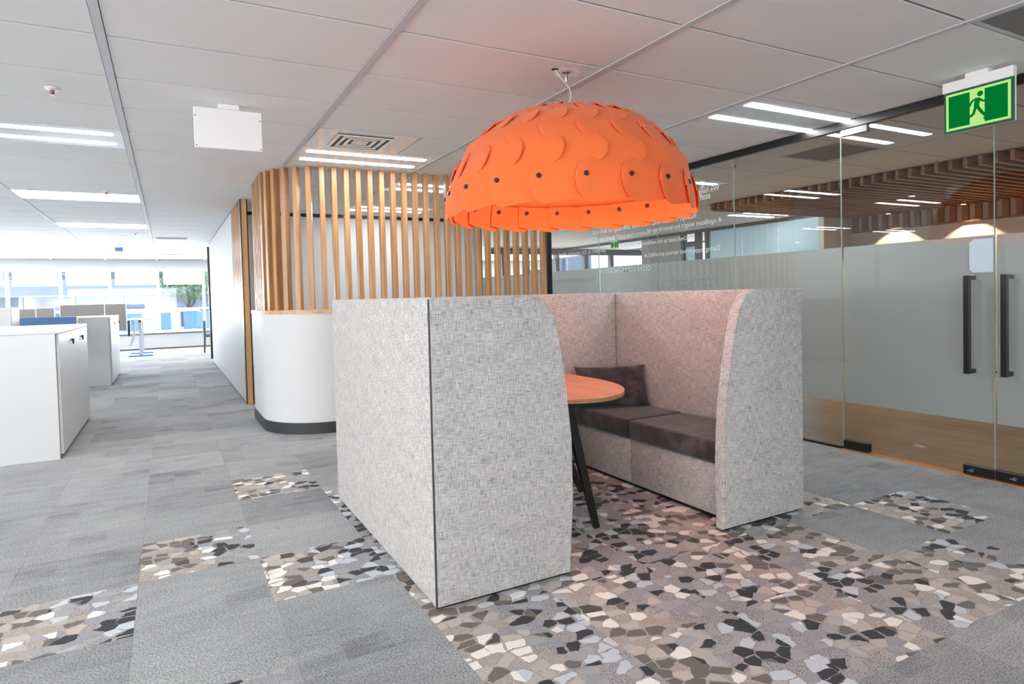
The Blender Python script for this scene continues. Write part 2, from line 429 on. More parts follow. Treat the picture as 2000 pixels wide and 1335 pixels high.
for k, (nv, dist, i, j) in enumerate(cells):
    x, y = TX0 + i * TS, TY0 + j * TS
    if (i, j) in PAT:
        if not used_s: ts_.location = (x, y, 0); used_s = True
        else: inst(ts_, (x, y, 0), floor)
    elif npl < 250 and nv == 0 and x + TS <= GX + 0.02:
        npl += 1
        if not used_p: tp.location = (x, y, 0); used_p = True
        else: inst(tp, (x, y, 0), floor)
    else: rest.append((x, y))
b = MB()
for x, y in rest: b.box(x, min(x + TS - 0.0007, GX + 0.02), y, y + TS - 0.0007, -0.008, 0.0)
b.build('distant_carpet_tiles', M['carpet'], floor, kind='stuff')

# ---- ceiling
ceil = MB().box(-9.0, 12.6, -4.5, 20.3, CZ + 0.03, CZ + 0.12).build('ceiling', M['joint'])
tag(ceil, kind='structure', label='white suspended tile ceiling')
CX0, CY0, CW, CH = -0.225, 2.813, 1.2, 0.6
LIGHTS = [(-1, 4), (-1, 9), (-1, 14), (-1, 19), (-1, 24), (-3, 9), (-3, 14), (-3, 19), (-3, 24), (-5, 9), (-5, 14), (-5, 19), (-5, 24),
          (1, 4), (3, 0), (2, 6), (2, 9), (4, 4), (7, 7), (9, 10), (-1, -1), (-3, 4), (-3, -1), (-1, -6), (-5, 4), (4, 10), (-3, -6), (-5, -6), (-5, -1)]
SKIP = set(LIGHTS) | {(3, -3)}
BAT = (6.9, 10.2, -1.4, 6.62)     # battened ceiling over the adjoining room
ct = MB().box(0, CW - 0.045, 0, CH - 0.017, 0, 0.012).build('ceiling_tile', M['ceiling'], ceil)
full = []; part_cells = []
for i in range(-7, 10):
    for j in range(-11, 29):
        if (i, j) in SKIP: continue
        x, y = CX0 + i * CW + 0.0225, CY0 + j * CH + 0.007
        if i == 0 + 1 and j == 3:      # air diffuser panel takes the left part of this cell
            MB().box(x + 0.79, x + CW - 0.045, y, y + CH - 0.017, CZ, CZ + 0.012).build('ceiling_tile', M['ceiling'], ceil); continue
        if i == 4 and j == 1:
            MB().box(x, x + 0.5, y, y + CH - 0.017, CZ, CZ + 0.012).build('ceiling_tile', M['ceiling'], ceil); continue
        if y + CH > 20.2: continue
        q = project((x + .6, y + .3, CZ))
        vis = q and -250 < q[0] < 2250 and q[1] > -150 and q[2] < 13
        (part_cells if vis else full).append((x, y))
for k, (x, y) in enumerate(part_cells):
    if k == 0: ct.location = (x, y, CZ)
    else: inst(ct, (x, y, CZ), ceil)
b = MB()
for x, y in full: b.box(x, x + CW - 0.045, y, y + CH - 0.017, CZ, CZ + 0.012)
b.build('distant_ceiling_tiles', M['ceiling'], ceil, kind='stuff')
for i in range(-7, 11):
    x = CX0 + i * CW
    MB().box(x - 0.019, x + 0.019, -4.4, 20.2, CZ - 0.004, CZ + 0.02).build('ceiling_bar', M['tbar'], ceil)
b = MB()
for j in range(-11, 30):
    y = CY0 + j * CH
    b.box(-8.6, 12.2, y - 0.012, y + 0.012, CZ + 0.008, CZ + 0.02)
b.build('cross_bars', M['cross'], ceil, kind='stuff')

# ---- walls
MB().box(-9.0, 0.8, 20.1, 20.3, 0, 0.44).build('tmp', M['white_wall']).name = 'wall_far'
wf = D.objects['wall_far']; tag(wf, kind='structure', label='white wall with a long window band at the far end')
MB().box(0.8, 12.6, 20.1, 20.3, 0, 0.44).build('sill_wall', M['white_wall'], wf)
MB().box(-9.0, 12.6, 20.05, 20.3, 2.16, CZ + 0.02).build('header', M['white_wall'], wf)
MB().box(-9.0, 12.6, 19.9, 20.1, 0.43, 0.46).build('sill', M['white_lam'], wf)
MB().box(-9.0, 12.6, 19.97, 20.1, 0.02, 0.40).build('heater_casing', M['white_lam'], wf)
# windows of the far wall
mx = [-8.2, -7.05, -5.9, -4.75, -3.602, -2.476, -1.372, -0.224, 0.935, 2.1, 3.25, 4.4, 5.6, 6.8, 8.0, 9.2, 10.4, 11.6]
for n_, (a, c) in enumerate(zip(mx[:-1], mx[1:])):
    wo = empty('window_%d' % (n_ + 1), ((a + c) / 2, 20.1, 0.46), kind='structure'); cx = (a + c) / 2
    w2 = (c - a) / 2
    g = MB().box(-w2 + 0.03, w2 - 0.03, 0.10, 0.108, 0, 1.70).build('pane', M['win_glass'], wo)
    MB().box(-w2 - 0.035, -w2 + 0.035, 0.0, 0.12, 0, 1.70).box(w2 - 0.02, w2 + 0.02, 0.03, 0.12, 0, 1.7).box(-w2, w2, 0.02, 0.12, 0.0, 0.035).box(-w2, w2, 0.04, 0.12, 0.60, 0.66).build('window_frame', M['white_lam'], wo)
    rl = tag(MB().box(a + 0.14, c - 0.04, 19.99, 19.995, 1.79, 2.165).build('roller_blind', M['blind']), 'cream roller blind drawn part way down the far window, %s' % ('over window %d' % (n_ + 1)), 'blind', 'cream roller blinds on the far windows')
    rl['label'] = {3: 'cream roller blind over the far window at the left edge of the photo', 4: 'cream roller blind over the far window above the left taupe screens', 5: 'cream roller blind over the far window above the second white cabinet', 6: 'cream roller blind over the far window above the raised desk', 7: 'cream roller blind over the far window with the green tree', 8: 'cream roller blind over the far window right of the black post'}.get(n_, 'cream roller blind on a far window outside the direct view')
    MB().box(a + 0.14, c - 0.04, 19.985, 20.0, 1.775, 1.795).build('bottom_bar', M['white_lam'], rl)
# left window wall (out of frame, daylight side) and wall behind
wl = MB().box(-9.1, -8.9, -4.5, 20.3, 0, 0.7).build('wall_left', M['white_wall']); tag(wl, kind='structure')
MB().box(-9.1, -8.9, -4.5, 20.3, 2.2, CZ + 0.03).build('header', M['white_wall'], wl)
MB().box(-9.1, -8.9, 6.6, 14.2, 0.7, 2.2).build('unseen_pier', M['room_wall'], wl)  # unseen, added to keep bright sky reflections off the frosted glass
for k in range(9): MB().box(-9.1, -8.9, -4.5 + k * 3.07, -4.4 + k * 3.07, 0.7, 2.2).build('mullion', M['white_lam'], wl)
wb = MB().box(-9.0, 12.6, -4.7, -4.5, 0, 0.7).build('wall_behind', M['white_wall']); tag(wb, kind='structure')
MB().box(-9.0, 12.6, -4.7, -4.5, 2.3, CZ + 0.03).build('header', M['white_wall'], wb)
MB().box(4.6, 12.6, -4.7, -4.5, 0.7, 2.3).build('unseen_pier', M['white_wall'], wb)
MB().box(-9.0, -5.2, -4.7, -4.5, 0.7, 2.3).build('unseen_pier', M['white_wall'], wb)

# ---- rear white wall behind the slatted screen
wr = MB().box(0.88, GX, 9.25, 9.33, 0, CZ - 0.045).build('wall_rear', M['white_wall']); tag(wr, kind='structure', label='white wall behind the timber screen')
MB().box(0.88, GX, 9.235, 9.33, CZ - 0.045, CZ).build('head_trim', M['black'], wr)
MB().box(GX - 0.07, GX + 0.02, 9.20, 9.33, 0, CZ).build('corner_post', M['black'], wr)

# ---- hall wall running away on the right of the aisle
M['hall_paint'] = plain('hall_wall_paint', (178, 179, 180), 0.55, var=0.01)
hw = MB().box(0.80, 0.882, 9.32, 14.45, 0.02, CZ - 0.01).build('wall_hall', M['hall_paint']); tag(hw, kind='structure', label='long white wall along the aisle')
MB().box(0.80, 0.882, 8.22, 9.32, 0.02, 1.125).build('low_wall', M['hall_paint'], hw)
MB().box(0.795, 0.89, 8.22, 9.32, 1.125, 1.155).build('timber_sill', M['oak_h'], hw)
MB().box(0.806, 0.876, 8.2, 14.45, 0.0, 0.02).build('base_strip', M['dark_grey'], hw)  # dark grey strip set in under the wall foot
MB().box(0.798, 0.884, 8.2, 14.45, CZ - 0.012, CZ - 0.001).build('head_trim', M['dark_grey'], hw)
for k in range(10):
    y = 8.27 + k * 0.108
    MB().box(0.803, 0.868, y, y + 0.045, 1.155, CZ - 0.012).build('slat', M['oak'], hw)
MB().box(0.812, 0.872, 8.145, 8.2, 0.0, CZ - 0.004).build('end_board', M['oak_end'], hw)
MB().box(0.800, 0.811, 8.14, 8.215, 0, CZ).build('edge_strip', M['black'], hw)
MB().box(0.873, 0.884, 8.14, 8.215, 0, CZ).build('edge_strip', M['black'], hw)
MB().box(0.805, 0.895, 15.3, 15.4, 0, CZ).build('end_post', M['black'], hw)
MB().box(0.792, 0.801, 13.9, 14.0, 1.05, 1.16).build('light_switch', M['dark_grey'], hw)
MB().box(0.90, 1.9, 14.45, 14.55, 0, CZ).build('return_wall', M['white_wall'], hw)

# ---- curved low wall with timber slat screen
def offset_path(inset, n_arc=14, step=0.25):
    """front face path of the curved screen, from far left end round the corner to the right end"""
    pts = []
    x0, y0, r = 0.785, 5.90, 0.58
    pts.append((x0 + inset, 7.18, (-1, 0)))
    pts.append((x0 + inset, y0 + r, (-1, 0)))
    for i in range(1, n_arc):
        a = PI + (PI / 2) * i / n_arc
        nx, ny = math.cos(a), math.sin(a)
        pts.append((x0 + r + (r - inset) * nx, y0 + r + (r - inset) * ny, (nx, ny)))
    pts.append((x0 + r, y0 + inset, (0, -1)))
    pts.append((3.735, y0 + inset, (0, -1)))
    return pts
def ribbon(i0, i1, z0, z1):
    A = offset_path(i0); B = offset_path(i1)[::-1]
    return [(p[0], p[1]) for p in A] + [(p[0], p[1]) for p in B]
sw = MB().prism(ribbon(0.0, 0.13, 0, 0), 0.0, 1.112).build('wall_curved', M['white_wall'], smooth=True)
tag(sw, kind='structure', label='low curved white wall carrying the timber slat screen')
MB().prism(ribbon(-0.008, 0.0, 0, 0), 0.0, 0.105).build('skirting', M['dark_grey'], sw, smooth=True)
MB().prism(ribbon(-0.006, 0.136, 0, 0), 1.112, 1.147).build('timber_cap', M['oak_h'], sw, smooth=True)
MB().box(3.735, 3.752, 5.89, 6.04, 0, CZ).build('end_strip', M['black'], sw)
scr = empty('slat_screen', (0, 0, 0), 'oak slat screen standing floor cap to ceiling on the curved white wall', 'screen')
def slat(x, y, nrm, wd=0.045, dp=0.07):
    a = math.atan2(nrm[1], nrm[0]) + PI / 2
    o = MB().box(-wd / 2, wd / 2, 0, dp, 0, CZ - 1.149, 0.0015, 1).build('slat', M['oak'], scr)
    return o
sl0 = slat(0, 0, (0, -1)); first = True
def put_slat(x, y, nrm):
    global first
    ang = math.atan2(nrm[1], nrm[0]) + PI / 2
    if first: o = sl0; first = False
    else: o = sl0.copy(); COL.objects.link(o); o.parent = scr
    o.location = (x, y, 1.1475); o.rotation_euler = (0, 0, ang)
SP = 0.1139; inset = 0.03; x0, y0, r = 0.785, 5.90, 0.58
x = 3.685
while x > x0 + r + 0.03: put_slat(x, y0 + inset, (0, -1)); x -= SP
s_rem = (x0 + r) - x
arc_r = r - inset
a = -PI / 2 - s_rem / arc_r * 1.0
while a > -PI + 0.06:
    put_slat(x0 + r + arc_r * math.cos(a), y0 + r + arc_r * math.sin(a), (math.cos(a), math.sin(a))); a -= 0.124 / arc_r
y = y0 + r + 0.02
while y < 7.15: put_slat(x0 + inset, y, (-1, 0)); y += SP

# ---- adjoining room beyond the glass
fr = MB().box(GX + 0.03, 12.6, -4.5, 20.3, -0.16, -0.012).build('floor_timber', M['brown_void']); tag(fr, kind='structure', label='timber plank floor of the glazed room')
pk = MB().box(0, 0.178, 0, 1.796, -0.012, 0.0).build('plank', M['plank'], fr)
k = 0
for i in range(30):
    x = GX + 0.035 + i * 0.18
    for j in range(5):
        y = -2.2 + (i * 0.73 % 1.8) + j * 1.8
        if k == 0: pk.location = (x, y, 0)
        else: inst(pk, (x, y, 0), fr)
        k += 1
MB().box(GX + 0.035, 12.5, 8.8, 20.1, -0.012, -0.001).build('far_boards', M['plank'], fr)
wrm = MB().box(10.2, 10.3, -2.2, 6.65, 0, CZ + 0.02).build('wall_room', M['room_wall']); tag(wrm, kind='structure', label='pale room wall with battens at the top')
wbat = MB().box(10.155, 10.2, -0.04, 0.04, 2.14, CZ - 0.09).build('batten', M['wall_batten'], wrm)
y = 6.55; k = 0
while y > -1.8:
    if k == 0: wbat.location = (0, y, 0)
    else: inst(wbat, (0, y, 0), wrm)
    y -= 0.165; k += 1
MB().box(10.15, 10.2, -2.0, 6.6, 2.12, 2.14).build('batten_rail', M['wall_batten'], wrm)
MB().box(9.5, 10.3, 6.65, 6.75, 0, CZ).build('end_wall', M['room_wall'], wrm)
MB().box(GX, 12.6, -2.3, -2.2, 0, CZ + 0.02).build('side_wall', M['room_wall'], wrm)
bc = empty('batten_ceiling', ((BAT[0] + BAT[1]) / 2, 3, CZ - 0.1), 'brown timber batten ceiling hung inside the glazed room', 'ceiling panel')
bx0 = -(BAT[1] - BAT[0]) / 2
MB().box(bx0, -bx0, BAT[2] - 3, BAT[3] - 3, 0.088, 0.095).build('backing_board', M['brown_void'], bc)
bt = MB().box(bx0, -bx0 - 0.05, 0, 0.035, 0, 0.088).build('batten', M['batten'], bc)
y = BAT[3] - 3 - 0.06; k = 0
while y > BAT[2] - 3:
    if k == 0: bt.location = (0, y, 0)
    else: inst(bt, (0, y, 0), bc)
    y -= 0.13; k += 1
for k, (x, y) in enumerate(((9.93, 5.86), (9.93, 4.81), (9.93, 3.76), (9.93, 2.71), (8.3, 4.6))):
    dl = empty('downlight', (x, y, CZ - 0.115), ['warm downlight above the left scallop of light behind the door seam', 'warm downlight above the scallop of light beside the right door seam', 'warm downlight in the battens just past the right edge of the doors', 'warm downlight farthest right in the batten ceiling, beyond the frame', 'warm downlight in the middle of the batten ceiling, nearest the glass'][k], 'downlight', 'warm downlights in the batten ceiling')
    MB().lathe([(0.045, 0.0), (0.05, 0.012), (0.05, 0.014)], n=20).build('trim_ring', M['black'], dl)
    MB().lathe([(0.03, -0.002), (0.03, 0.0)], n=16).build('lamp_face', emit('warm_lamp_face_%d' % k, (255, 205, 150), 10.0), dl)
    ld = D.lights.new('downlight_beam', 'SPOT'); ld.energy = 62; ld.color = (1.0, 0.80, 0.60); ld.spot_size = math.radians(100); ld.spot_blend = 0.12; ld.shadow_soft_size = 0.02
    lo = D.objects.new('downlight_beam', ld); COL.objects.link(lo); lo.location = (x, y, CZ - 0.14)
# black-headed glazed partition further back
gp = MB().box(9.55, 9.62, 6.76, 14.5, CZ - 0.06, CZ).build('wall_partition', M['black']); tag(gp, kind='structure', label='black framed frosted glass partition deeper in the building')
MB().box(9.55, 9.60, 9.95, 11.2, 0, CZ - 0.06).build('solid_panel', plain('grey_panel', (150, 148, 146), 0.6), gp)
for y0_, y1_ in ((9.85, 9.95), (9.42, 9.55), (9.2, 9.28)):
    MB().box(9.54, 9.63, y0_, y1_, 0, CZ - 0.06).build('post', M['black'], gp)
MB().box(9.55, 9.62, 9.55, 9.95, 2.14, 2.24).build('door_head', M['black'], gp)
for k in range(3): MB().box(9.57, 9.58, 6.78 + k * 0.8, 7.57 + k * 0.8, 0, CZ - 0.06).build('pane', M['far_frost'], gp)
MB().box(9.57, 9.58, 9.56, 9.85, 0, 2.14).build('pane', M['far_frost'], gp)
MB().box(7.4, 12.6, 14.5, 14.6, 2.30, CZ).build('back_head', M['black'], gp)
for x in (7.7, 8.4, 9.35, 10.3, 11.2): MB().box(x, x + 0.12, 14.48, 14.6, 0, 2.3).build('post', M['black'], gp)
MB().box(7.4, 12.6, 14.5, 14.58, 0.0, 0.9).build('low_panel', M['white_wall'], gp)

# ---- glass wall and doors
wg = empty('wall_glass', (GX, 5, 0), kind='structure', label='frameless glass wall with frosted band')
def local(o, root): o.location = Vector(o.location) - root.location; return o
FZ0, FZ1 = 0.357, 1.53
def pane_set(root, y0, y1, z0=0.02, z1=CZ - 0.065):
    X = GX
    local(MB().box(X, X + 0.010, y0 + 0.003, y1 - 0.003, z0, z1).build('pane', M['glass'], root), root)
    local(MB().box(X + 0.0105, X + 0.0125, y0 + 0.003, y1 - 0.003, FZ0, FZ1).build('frosted_film', M['frost'], root), root)
    local(MB().box(X - 0.001, X + 0.011, y0 + 0.0005, y0 + 0.0035, z0, z1).build('edge', M['glass_edge'], root), root)
seams = [3.01, 4.03, 5.03, 6.05, 7.09, 8.13, 9.2]
for a, c in zip(seams[:-1], seams[1:]): pane_set(wg, a, c)
local(MB().box(GX - 0.02, GX + 0.03, -2.2, 9.2, CZ - 0.062, CZ - 0.001, 0.004).build('top_rail', M['black'], wg), wg)
local(MB().box(GX - 0.016, GX + 0.026, 3.01, 9.2, 0.0, 0.018).build('floor_channel', M['black'], wg), wg)
local(MB().box(GX - 0.03, GX + 0.05, -2.2, 3.01, 0.0, 0.006).build('timber_threshold', M['threshold'], wg), wg)
pane_set(wg, -2.2, 0.98)
def lettering(txt, y0, y1, z, mat, bold=0.0):
    cu = D.curves.new('lettering', 'FONT'); cu.body = txt; cu.size = 0.1; cu.offset = bold
    o = D.objects.new('lettering', cu); COL.objects.link(o); bpy.context.view_layer.update()
    wdt = max(o.dimensions.x, 1e-3); s = (y1 - y0) / wdt
    o.scale = (s, s, s)
    o.rotation_euler = Matrix(((0, 0, 1), (1, 0, 0), (0, 1, 0))).to_euler()
    o.parent = wg; o.location = (GX - 0.0035 - wg.location.x, y0 - wg.location.y, z - wg.location.z)
    cu.materials.append(mat); return o
TW, TF, TPale = M['text_white'], M['text_faint'], M['text_pale']
lettering('We have always found', 4.19, 4.86, 2.15, TW, 0.0014)
lettering('staff very helpful', 4.30, 4.85, 2.09, TW, 0.0014)
lettering('Really, if I had known it was this easy to sort out', 4.48, 6.154, 1.93, TW, 0.0014)
lettering('the matters now and I don\'t need to', 5.00, 6.158, 1.835, TW)
lettering('A significant weight has been taken off', 4.169, 5.19, 1.855, TW)
lettering('Dedicated to the wellbeing of the clients', 4.611, 5.62, 1.73, TW)
lettering('partners in this situation, thank you', 5.91, 7.04, 1.71, TW)
lettering('Caring support and service provided at', 4.192, 5.238, 1.60, TW)
lettering('CLEAR COMMUNICATION', 5.145, 6.009, 1.458, TPale, 0.002)
lettering('In the many years, our family business has', 4.161, 5.35, 1.345, TF)
lettering('we have always had excellent', 4.266, 5.2, 1.29, TF)
lettering('Prompt, competent service', 6.153, 7.05, 1.378, TF)

def pull_handle(root, y, z0=0.665, z1=1.283):
    h = MB().box(GX - 0.092, GX - 0.062, y - 0.016, y + 0.016, z0, z1, 0.001, 1).box(GX - 0.0625, GX, y - 0.0125, y + 0.0125, z1 - 0.028, z1 - 0.002).box(GX - 0.0625, GX, y - 0.0125, y + 0.0125, z0 + 0.002, z0 + 0.028)
    local(h.build('pull_handle', M['black'], root), root)
def patch(root, y0, y1, z0, z1, knob=None):
    p = local(MB().box(GX - 0.016, GX + 0.026, y0, y1, z0, z1, 0.002, 1).build('patch_fitting', M['black'], root), root)
    if knob:
        kb = MB().tube((GX - 0.016, knob, (z0 + z1) / 2), (GX - 0.03, knob, (z0 + z1) / 2), 0.011).box(GX - 0.036, GX - 0.03, knob - 0.004, knob + 0.022, (z0 + z1) / 2 - 0.004, (z0 + z1) / 2 + 0.004).build('thumb_turn', M['steel'], p)
d1 = empty('door_1', (GX, 2.5, 0), kind='structure', label='left glass door leaf with black pull handle')
d2 = empty('door_2', (GX, 1.5, 0), kind='structure', label='right glass door leaf with black pull handle')
pane_set(d1, 2.012, 3.005, 0.012); pane_set(d2, 0.99, 2.008, 0.012)
pull_handle(d1, 2.128); pull_handle(d2, 1.927)
patch(d1, 2.81, 3.0, 0.012, 0.072); patch(d1, 2.014, 2.185, 0.012, 0.072, 2.13); patch(d2, 1.83, 2.006, 0.012, 0.072, 1.90)
local(MB().box(GX - 0.016, GX + 0.026, 2.80, 3.0, 2.352, 2.40, 0.002, 1).build('top_patch', M['patch_grey'], d1), d1)
local(MB().prism([(2.018, 1.30), (2.13, 1.30), (2.15, 1.32), (2.15, 1.49), (2.13, 1.51), (2.018, 1.51)], GX - 0.0025, GX - 0.0008, 'x').build('window_reflection', M['pale_blue'], d1), d1)  # flat pale panel painting a window's reflection on the door glass

# ================================================================== CEILING FITTINGS
def led_light(i, j, label, group=None):
    x = CX0 + i * CW; y = CY0 + j * CH
    r = empty('ceiling_light', (x + 0.6, y + 0.3, CZ), label, 'ceiling light', group)
    MB().box(-0.5775, 0.5775, -0.2965, 0.2965, 0.0, 0.012).build('light_panel', M['white_gloss'], r)
    for s in (-1, 1): MB().box(-0.515, 0.515, s * 0.155 - 0.034, s * 0.155 + 0.034, -0.0035, -0.0005).build('light_strip', M['led'], r)
    return r
LL = {(-1, 4): 'nearest twin strip ceiling light at the left edge, above the cabinet aisle', (-1, 9): 'second twin strip ceiling light down the aisle row',
      (-1, 14): 'third twin strip ceiling light down the aisle row', (-1, 19): 'fourth twin strip ceiling light down the aisle row',
      (-1, 24): 'last twin strip ceiling light before the far window header', (1, 4): 'twin strip ceiling light just in front of the slat screen top',
      (3, 0): 'twin strip ceiling light beside the glass wall, right of the orange lamp', (2, 6): 'twin strip ceiling light seen through the right hand slats behind the lamp',
      (2, 9): 'twin strip ceiling light low behind the slats above the rear white wall', (4, 4): 'twin strip ceiling light inside the glass room, just right of the lamp shade',
      (-3, 9): 'twin strip ceiling light at the far left in line with the second aisle light', (-3, 14): 'twin strip ceiling light at the far left in line with the third aisle light',
      (-3, 19): 'twin strip ceiling light at the left edge in line with the fourth aisle light', (-3, 24): 'small twin strip ceiling light at the left edge closest to the far windows',
      (7, 7): 'twin strip ceiling light inside the glass room beyond the batten ceiling', (9, 10): 'farthest twin strip ceiling light seen through the glass'}
for c in LIGHTS:
    led_light(c[0], c[1], LL.get(c, 'white twin strip ceiling light in the rows left of the aisle or behind the view'), None if c in LL else 'twin strip ceiling lights away from the aisle row')

# air diffuser panel
dx, dy = CX0 + CW + 0.0225, CY0 + 3 * CH + 0.0035
ad = empty('air_diffuser', (dx + 0.39, dy + 0.2965, CZ), 'square louvred air diffuser in a glossy white panel above the slats', 'air vent')
MB().box(-0.385, 0.385, -0.2955, 0.2955, 0.0, 0.01).build('panel', M['white_gloss'], ad)
MB().box(-0.225, 0.20, -0.205, 0.205, -0.004, -0.0005).build('throat', M['grille_dark'], ad)
for k in range(4):
    h = 0.215 - k * 0.052; t_ = 0.022; cxo = -0.0125
    z = -0.014 + k * 0.002
    b = MB()
    b.box(cxo - h, cxo + h, -h * 0.96, -h * 0.96 + t_, z, z + 0.006).box(cxo - h, cxo + h, h * 0.96 - t_, h * 0.96, z, z + 0.006)
    b.box(cxo - h, cxo - h + t_, -h * 0.96 + t_, h * 0.96 - t_, z, z + 0.006).box(cxo + h - t_, cxo + h, -h * 0.96 + t_, h * 0.96 - t_, z, z + 0.006)
    b.build('louvre', M['white_gloss'], ad)
MB().box(-0.045, 0.02, -0.032, 0.032, -0.010, -0.004).build('centre_plate', M['white_gloss'], ad)
# perforated return air grilles
def ret_grille(x, y, sx, sy, label):
    r = empty('return_air_grille', (x, y, CZ), label, 'air vent')
    MB().box(-sx + 0.02, sx - 0.02, -sy + 0.02, sy - 0.02, 0.001, 0.008).build('perforated_plate', M['perf'], r)
    MB().box(-sx, sx, -sy, -sy + 0.022, 0, 0.01).box(-sx, sx, sy - 0.022, sy, 0, 0.01).box(-sx, -sx + 0.022, -sy + 0.022, sy - 0.022, 0, 0.01).box(sx - 0.022, sx, -sy + 0.022, sy - 0.022, 0, 0.01).build('frame', M['tbar'], r)
ret_grille(CX0 + 3.5 * CW, CY0 - 2.5 * CH, 0.5775, 0.2965, 'grey perforated air grille in the top right corner of the ceiling')
ret_grille(CX0 + 4 * CW + 0.84, CY0 + 1.5 * CH, 0.31, 0.2965, 'dark perforated air grille in the ceiling behind the glass wall')
def slot_vent(x, y, label):
    r = empty('slot_vent', (x, y, CZ - 0.012), label, 'air vent')
    MB().box(-0.27, 0.27, -0.09, 0.09, 0.0, 0.01).build('frame', M['tbar'], r)
    for k in range(4): MB().box(-0.25, 0.25, -0.07 + k * 0.038, -0.045 + k * 0.038, -0.002, -0.0005).build('slot', M['grille_dark'], r)
slot_vent(0.11, 13.35, 'nearer small slotted air vent right of the aisle lights'); slot_vent(0.12, 17.7, 'farther small slotted air vent close to the far window header')

def sprinkler(x, y, label):
    r = empty('sprinkler', (x, y, CZ), label, 'sprinkler')
    MB().lathe([(0.038, -0.001), (0.036, -0.005), (0.02, -0.010), (0.018, -0.0115)], n=24).build('rose', M['white_plastic'], r, True)
    MB().lathe([(0.008, -0.012), (0.009, -0.03), (0.004, -0.034)], n=12).build('head', plain('sprinkler_brass_%d' % int(x * 10 + 90), (170, 110, 85), 0.4, 0.6), r, True)
    MB().lathe([(0.016, -0.040), (0.016, -0.037)], n=16).tube((0.009, 0, -0.038), (0.009, 0, -0.012), 0.0015, n=6).tube((-0.009, 0, -0.038), (-0.009, 0, -0.012), 0.0015, n=6).build('deflector', M['steel'], r)
sprinkler(-0.53, 4.346, 'ceiling sprinkler nearest the camera, upper left above the first aisle light')
sprinkler(-0.537, 8.02, 'ceiling sprinkler just before the second aisle light')
sprinkler(-0.45, 12.6, 'tiny ceiling sprinkler beyond the third aisle light')
sprinkler(-4.6, 17.9, 'tiny ceiling sprinkler at the far left near the window header')
sprinkler(4.96, 4.415, 'ceiling sprinkler behind the glass wall')

# blank white hanging sign
bs = empty('blank_sign', (0.375, 4.3, CZ), 'blank white rectangular sign panel hanging from the ceiling left of the slats', 'sign')
MB().box(-0.195, 0.195, -0.012, 0.012, -0.277, -0.032, 0.002, 1).build('sign_panel', M['white_plastic'], bs)
MB().box(-0.055, 0.065, -0.025, 0.03, -0.034, -0.001, 0.004).build('ceiling_mount', M['white_plastic'], bs)
for sx in (-0.185, 0.185):
    for sz in (-0.085, -0.265):
        MB().tube((sx, -0.0155, sz), (sx, -0.012, sz), 0.0035, n=10).build('screw', M['dark_grey'], bs)

# exit sign
def exit_sign(loc, wd, ht, face, label, s=1.0):
    """face: unit x direction the sign face looks to"""
    r = empty('exit_sign', loc, label, 'sign')
    f = face
    hw_ = wd / 2
    X = lambda d: f * d
    def bx(name, d0, d1, y0, y1, z0, z1, mat, par=r, bv=0):
        a, c = sorted((X(d0), X(d1)))
        return MB().box(a, c, y0, y1, z0, z1, bv, 1).build(name, mat, par)
    top = ht * 0.20
    bx('casing', -0.02, 0.02, -hw_ - 0.004, hw_ + 0.004, -0.025 - top, -0.025, M['white_plastic'], bv=0.002)
    bx('ceiling_mount', -0.03, 0.02, -0.06, 0.06, -0.0255, -0.001, M['white_plastic'])
    bx('side_frame', -0.014, -0.006, -hw_ - 0.004, hw_ + 0.004, -0.025 - ht, -0.025 - top, M['white_plastic'])
    z1 = -0.025 - top; z0 = -0.025 - ht
    pl = bx('sign_plate', -0.006, 0.010, -hw_, hw_, z0, z1, M['dark_green'])
    m1 = 0.012 * s; m2 = 0.026 * s
    bx('lime_border', 0.010, 0.0112, -hw_ + m1, hw_ - m1, z0 + m1, z1 - m1, M['lime'])
    bx('green_field', 0.0112, 0.0122, -hw_ + m2, hw_ - m2, z0 + m2, z1 - m2, M['green'])
    dh = (z1 - z0 - 2 * m2)
    bx('door_symbol', 0.0122, 0.013, -0.038 * s, 0.038 * s, z0 + m2 - 0.010 * s, z1 - m2, M['lime'])
    # running figure, drawn facing the viewer's right
    b = MB(); d = 0.0145
    cz = (z0 + z1) / 2
    k = dh / 0.115
    def V(u, v): return Vector((X(d), u * k * (-1 if f < 0 else 1), cz + v * k))
    def limb(pts, w0):
        for p, q in zip(pts[:-1], pts[1:]): b.bar(V(*p), V(*q), w0 * k, 0.002, ref=(1, 0, 0))
    def disc(u, v, r0):
        n = 16; c = V(u, v); vs = [b.bm.verts.new(c + Vector((0, r0 * k * math.cos(2 * PI * i / n), r0 * k * math.sin(2 * PI * i / n)))) for i in range(n)]; b.bm.faces.new(vs)
    disc(0.010, 0.043, 0.0095)
    limb([(0.003, 0.030), (-0.002, 0.0), ], 0.017)
    limb([(0.004, 0.028), (-0.014, 0.024), (-0.026, 0.004)], 0.007)
    limb([(0.006, 0.026), (0.020, 0.014), (0.036, 0.018)], 0.007)
    limb([(0.0, 0.002), (0.014, -0.022), (0.030, -0.040), (0.022, -0.050)], 0.010)
    limb([(-0.003, 0.002), (-0.012, -0.026), (-0.040, -0.036), (-0.046, -0.044)], 0.009)
    b.build('running_figure', M['green'], r)
    return r
exit_sign((4.2, 1.955, CZ), 0.355, 0.30, -1, 'green running man exit sign hanging from the ceiling at the top right')
exit_sign((8.0, 10.2, CZ - 0.14), 0.22, 0.17, -1, 'small green exit sign seen deep behind the glass wall', 0.6)
fs = empty('blue_sign', (-0.85, 15.3, CZ), 'tiny blue and white sign hanging above the far end of the aisle', 'sign')
MB().box(-0.12, 0.12, -0.01, 0.01, -0.13, -0.02).build('sign_panel', M['white_plastic'], fs)
MB().box(-0.07, 0.07, -0.013, -0.01, -0.115, -0.035).build('blue_face', M['blue_plastic'], fs)
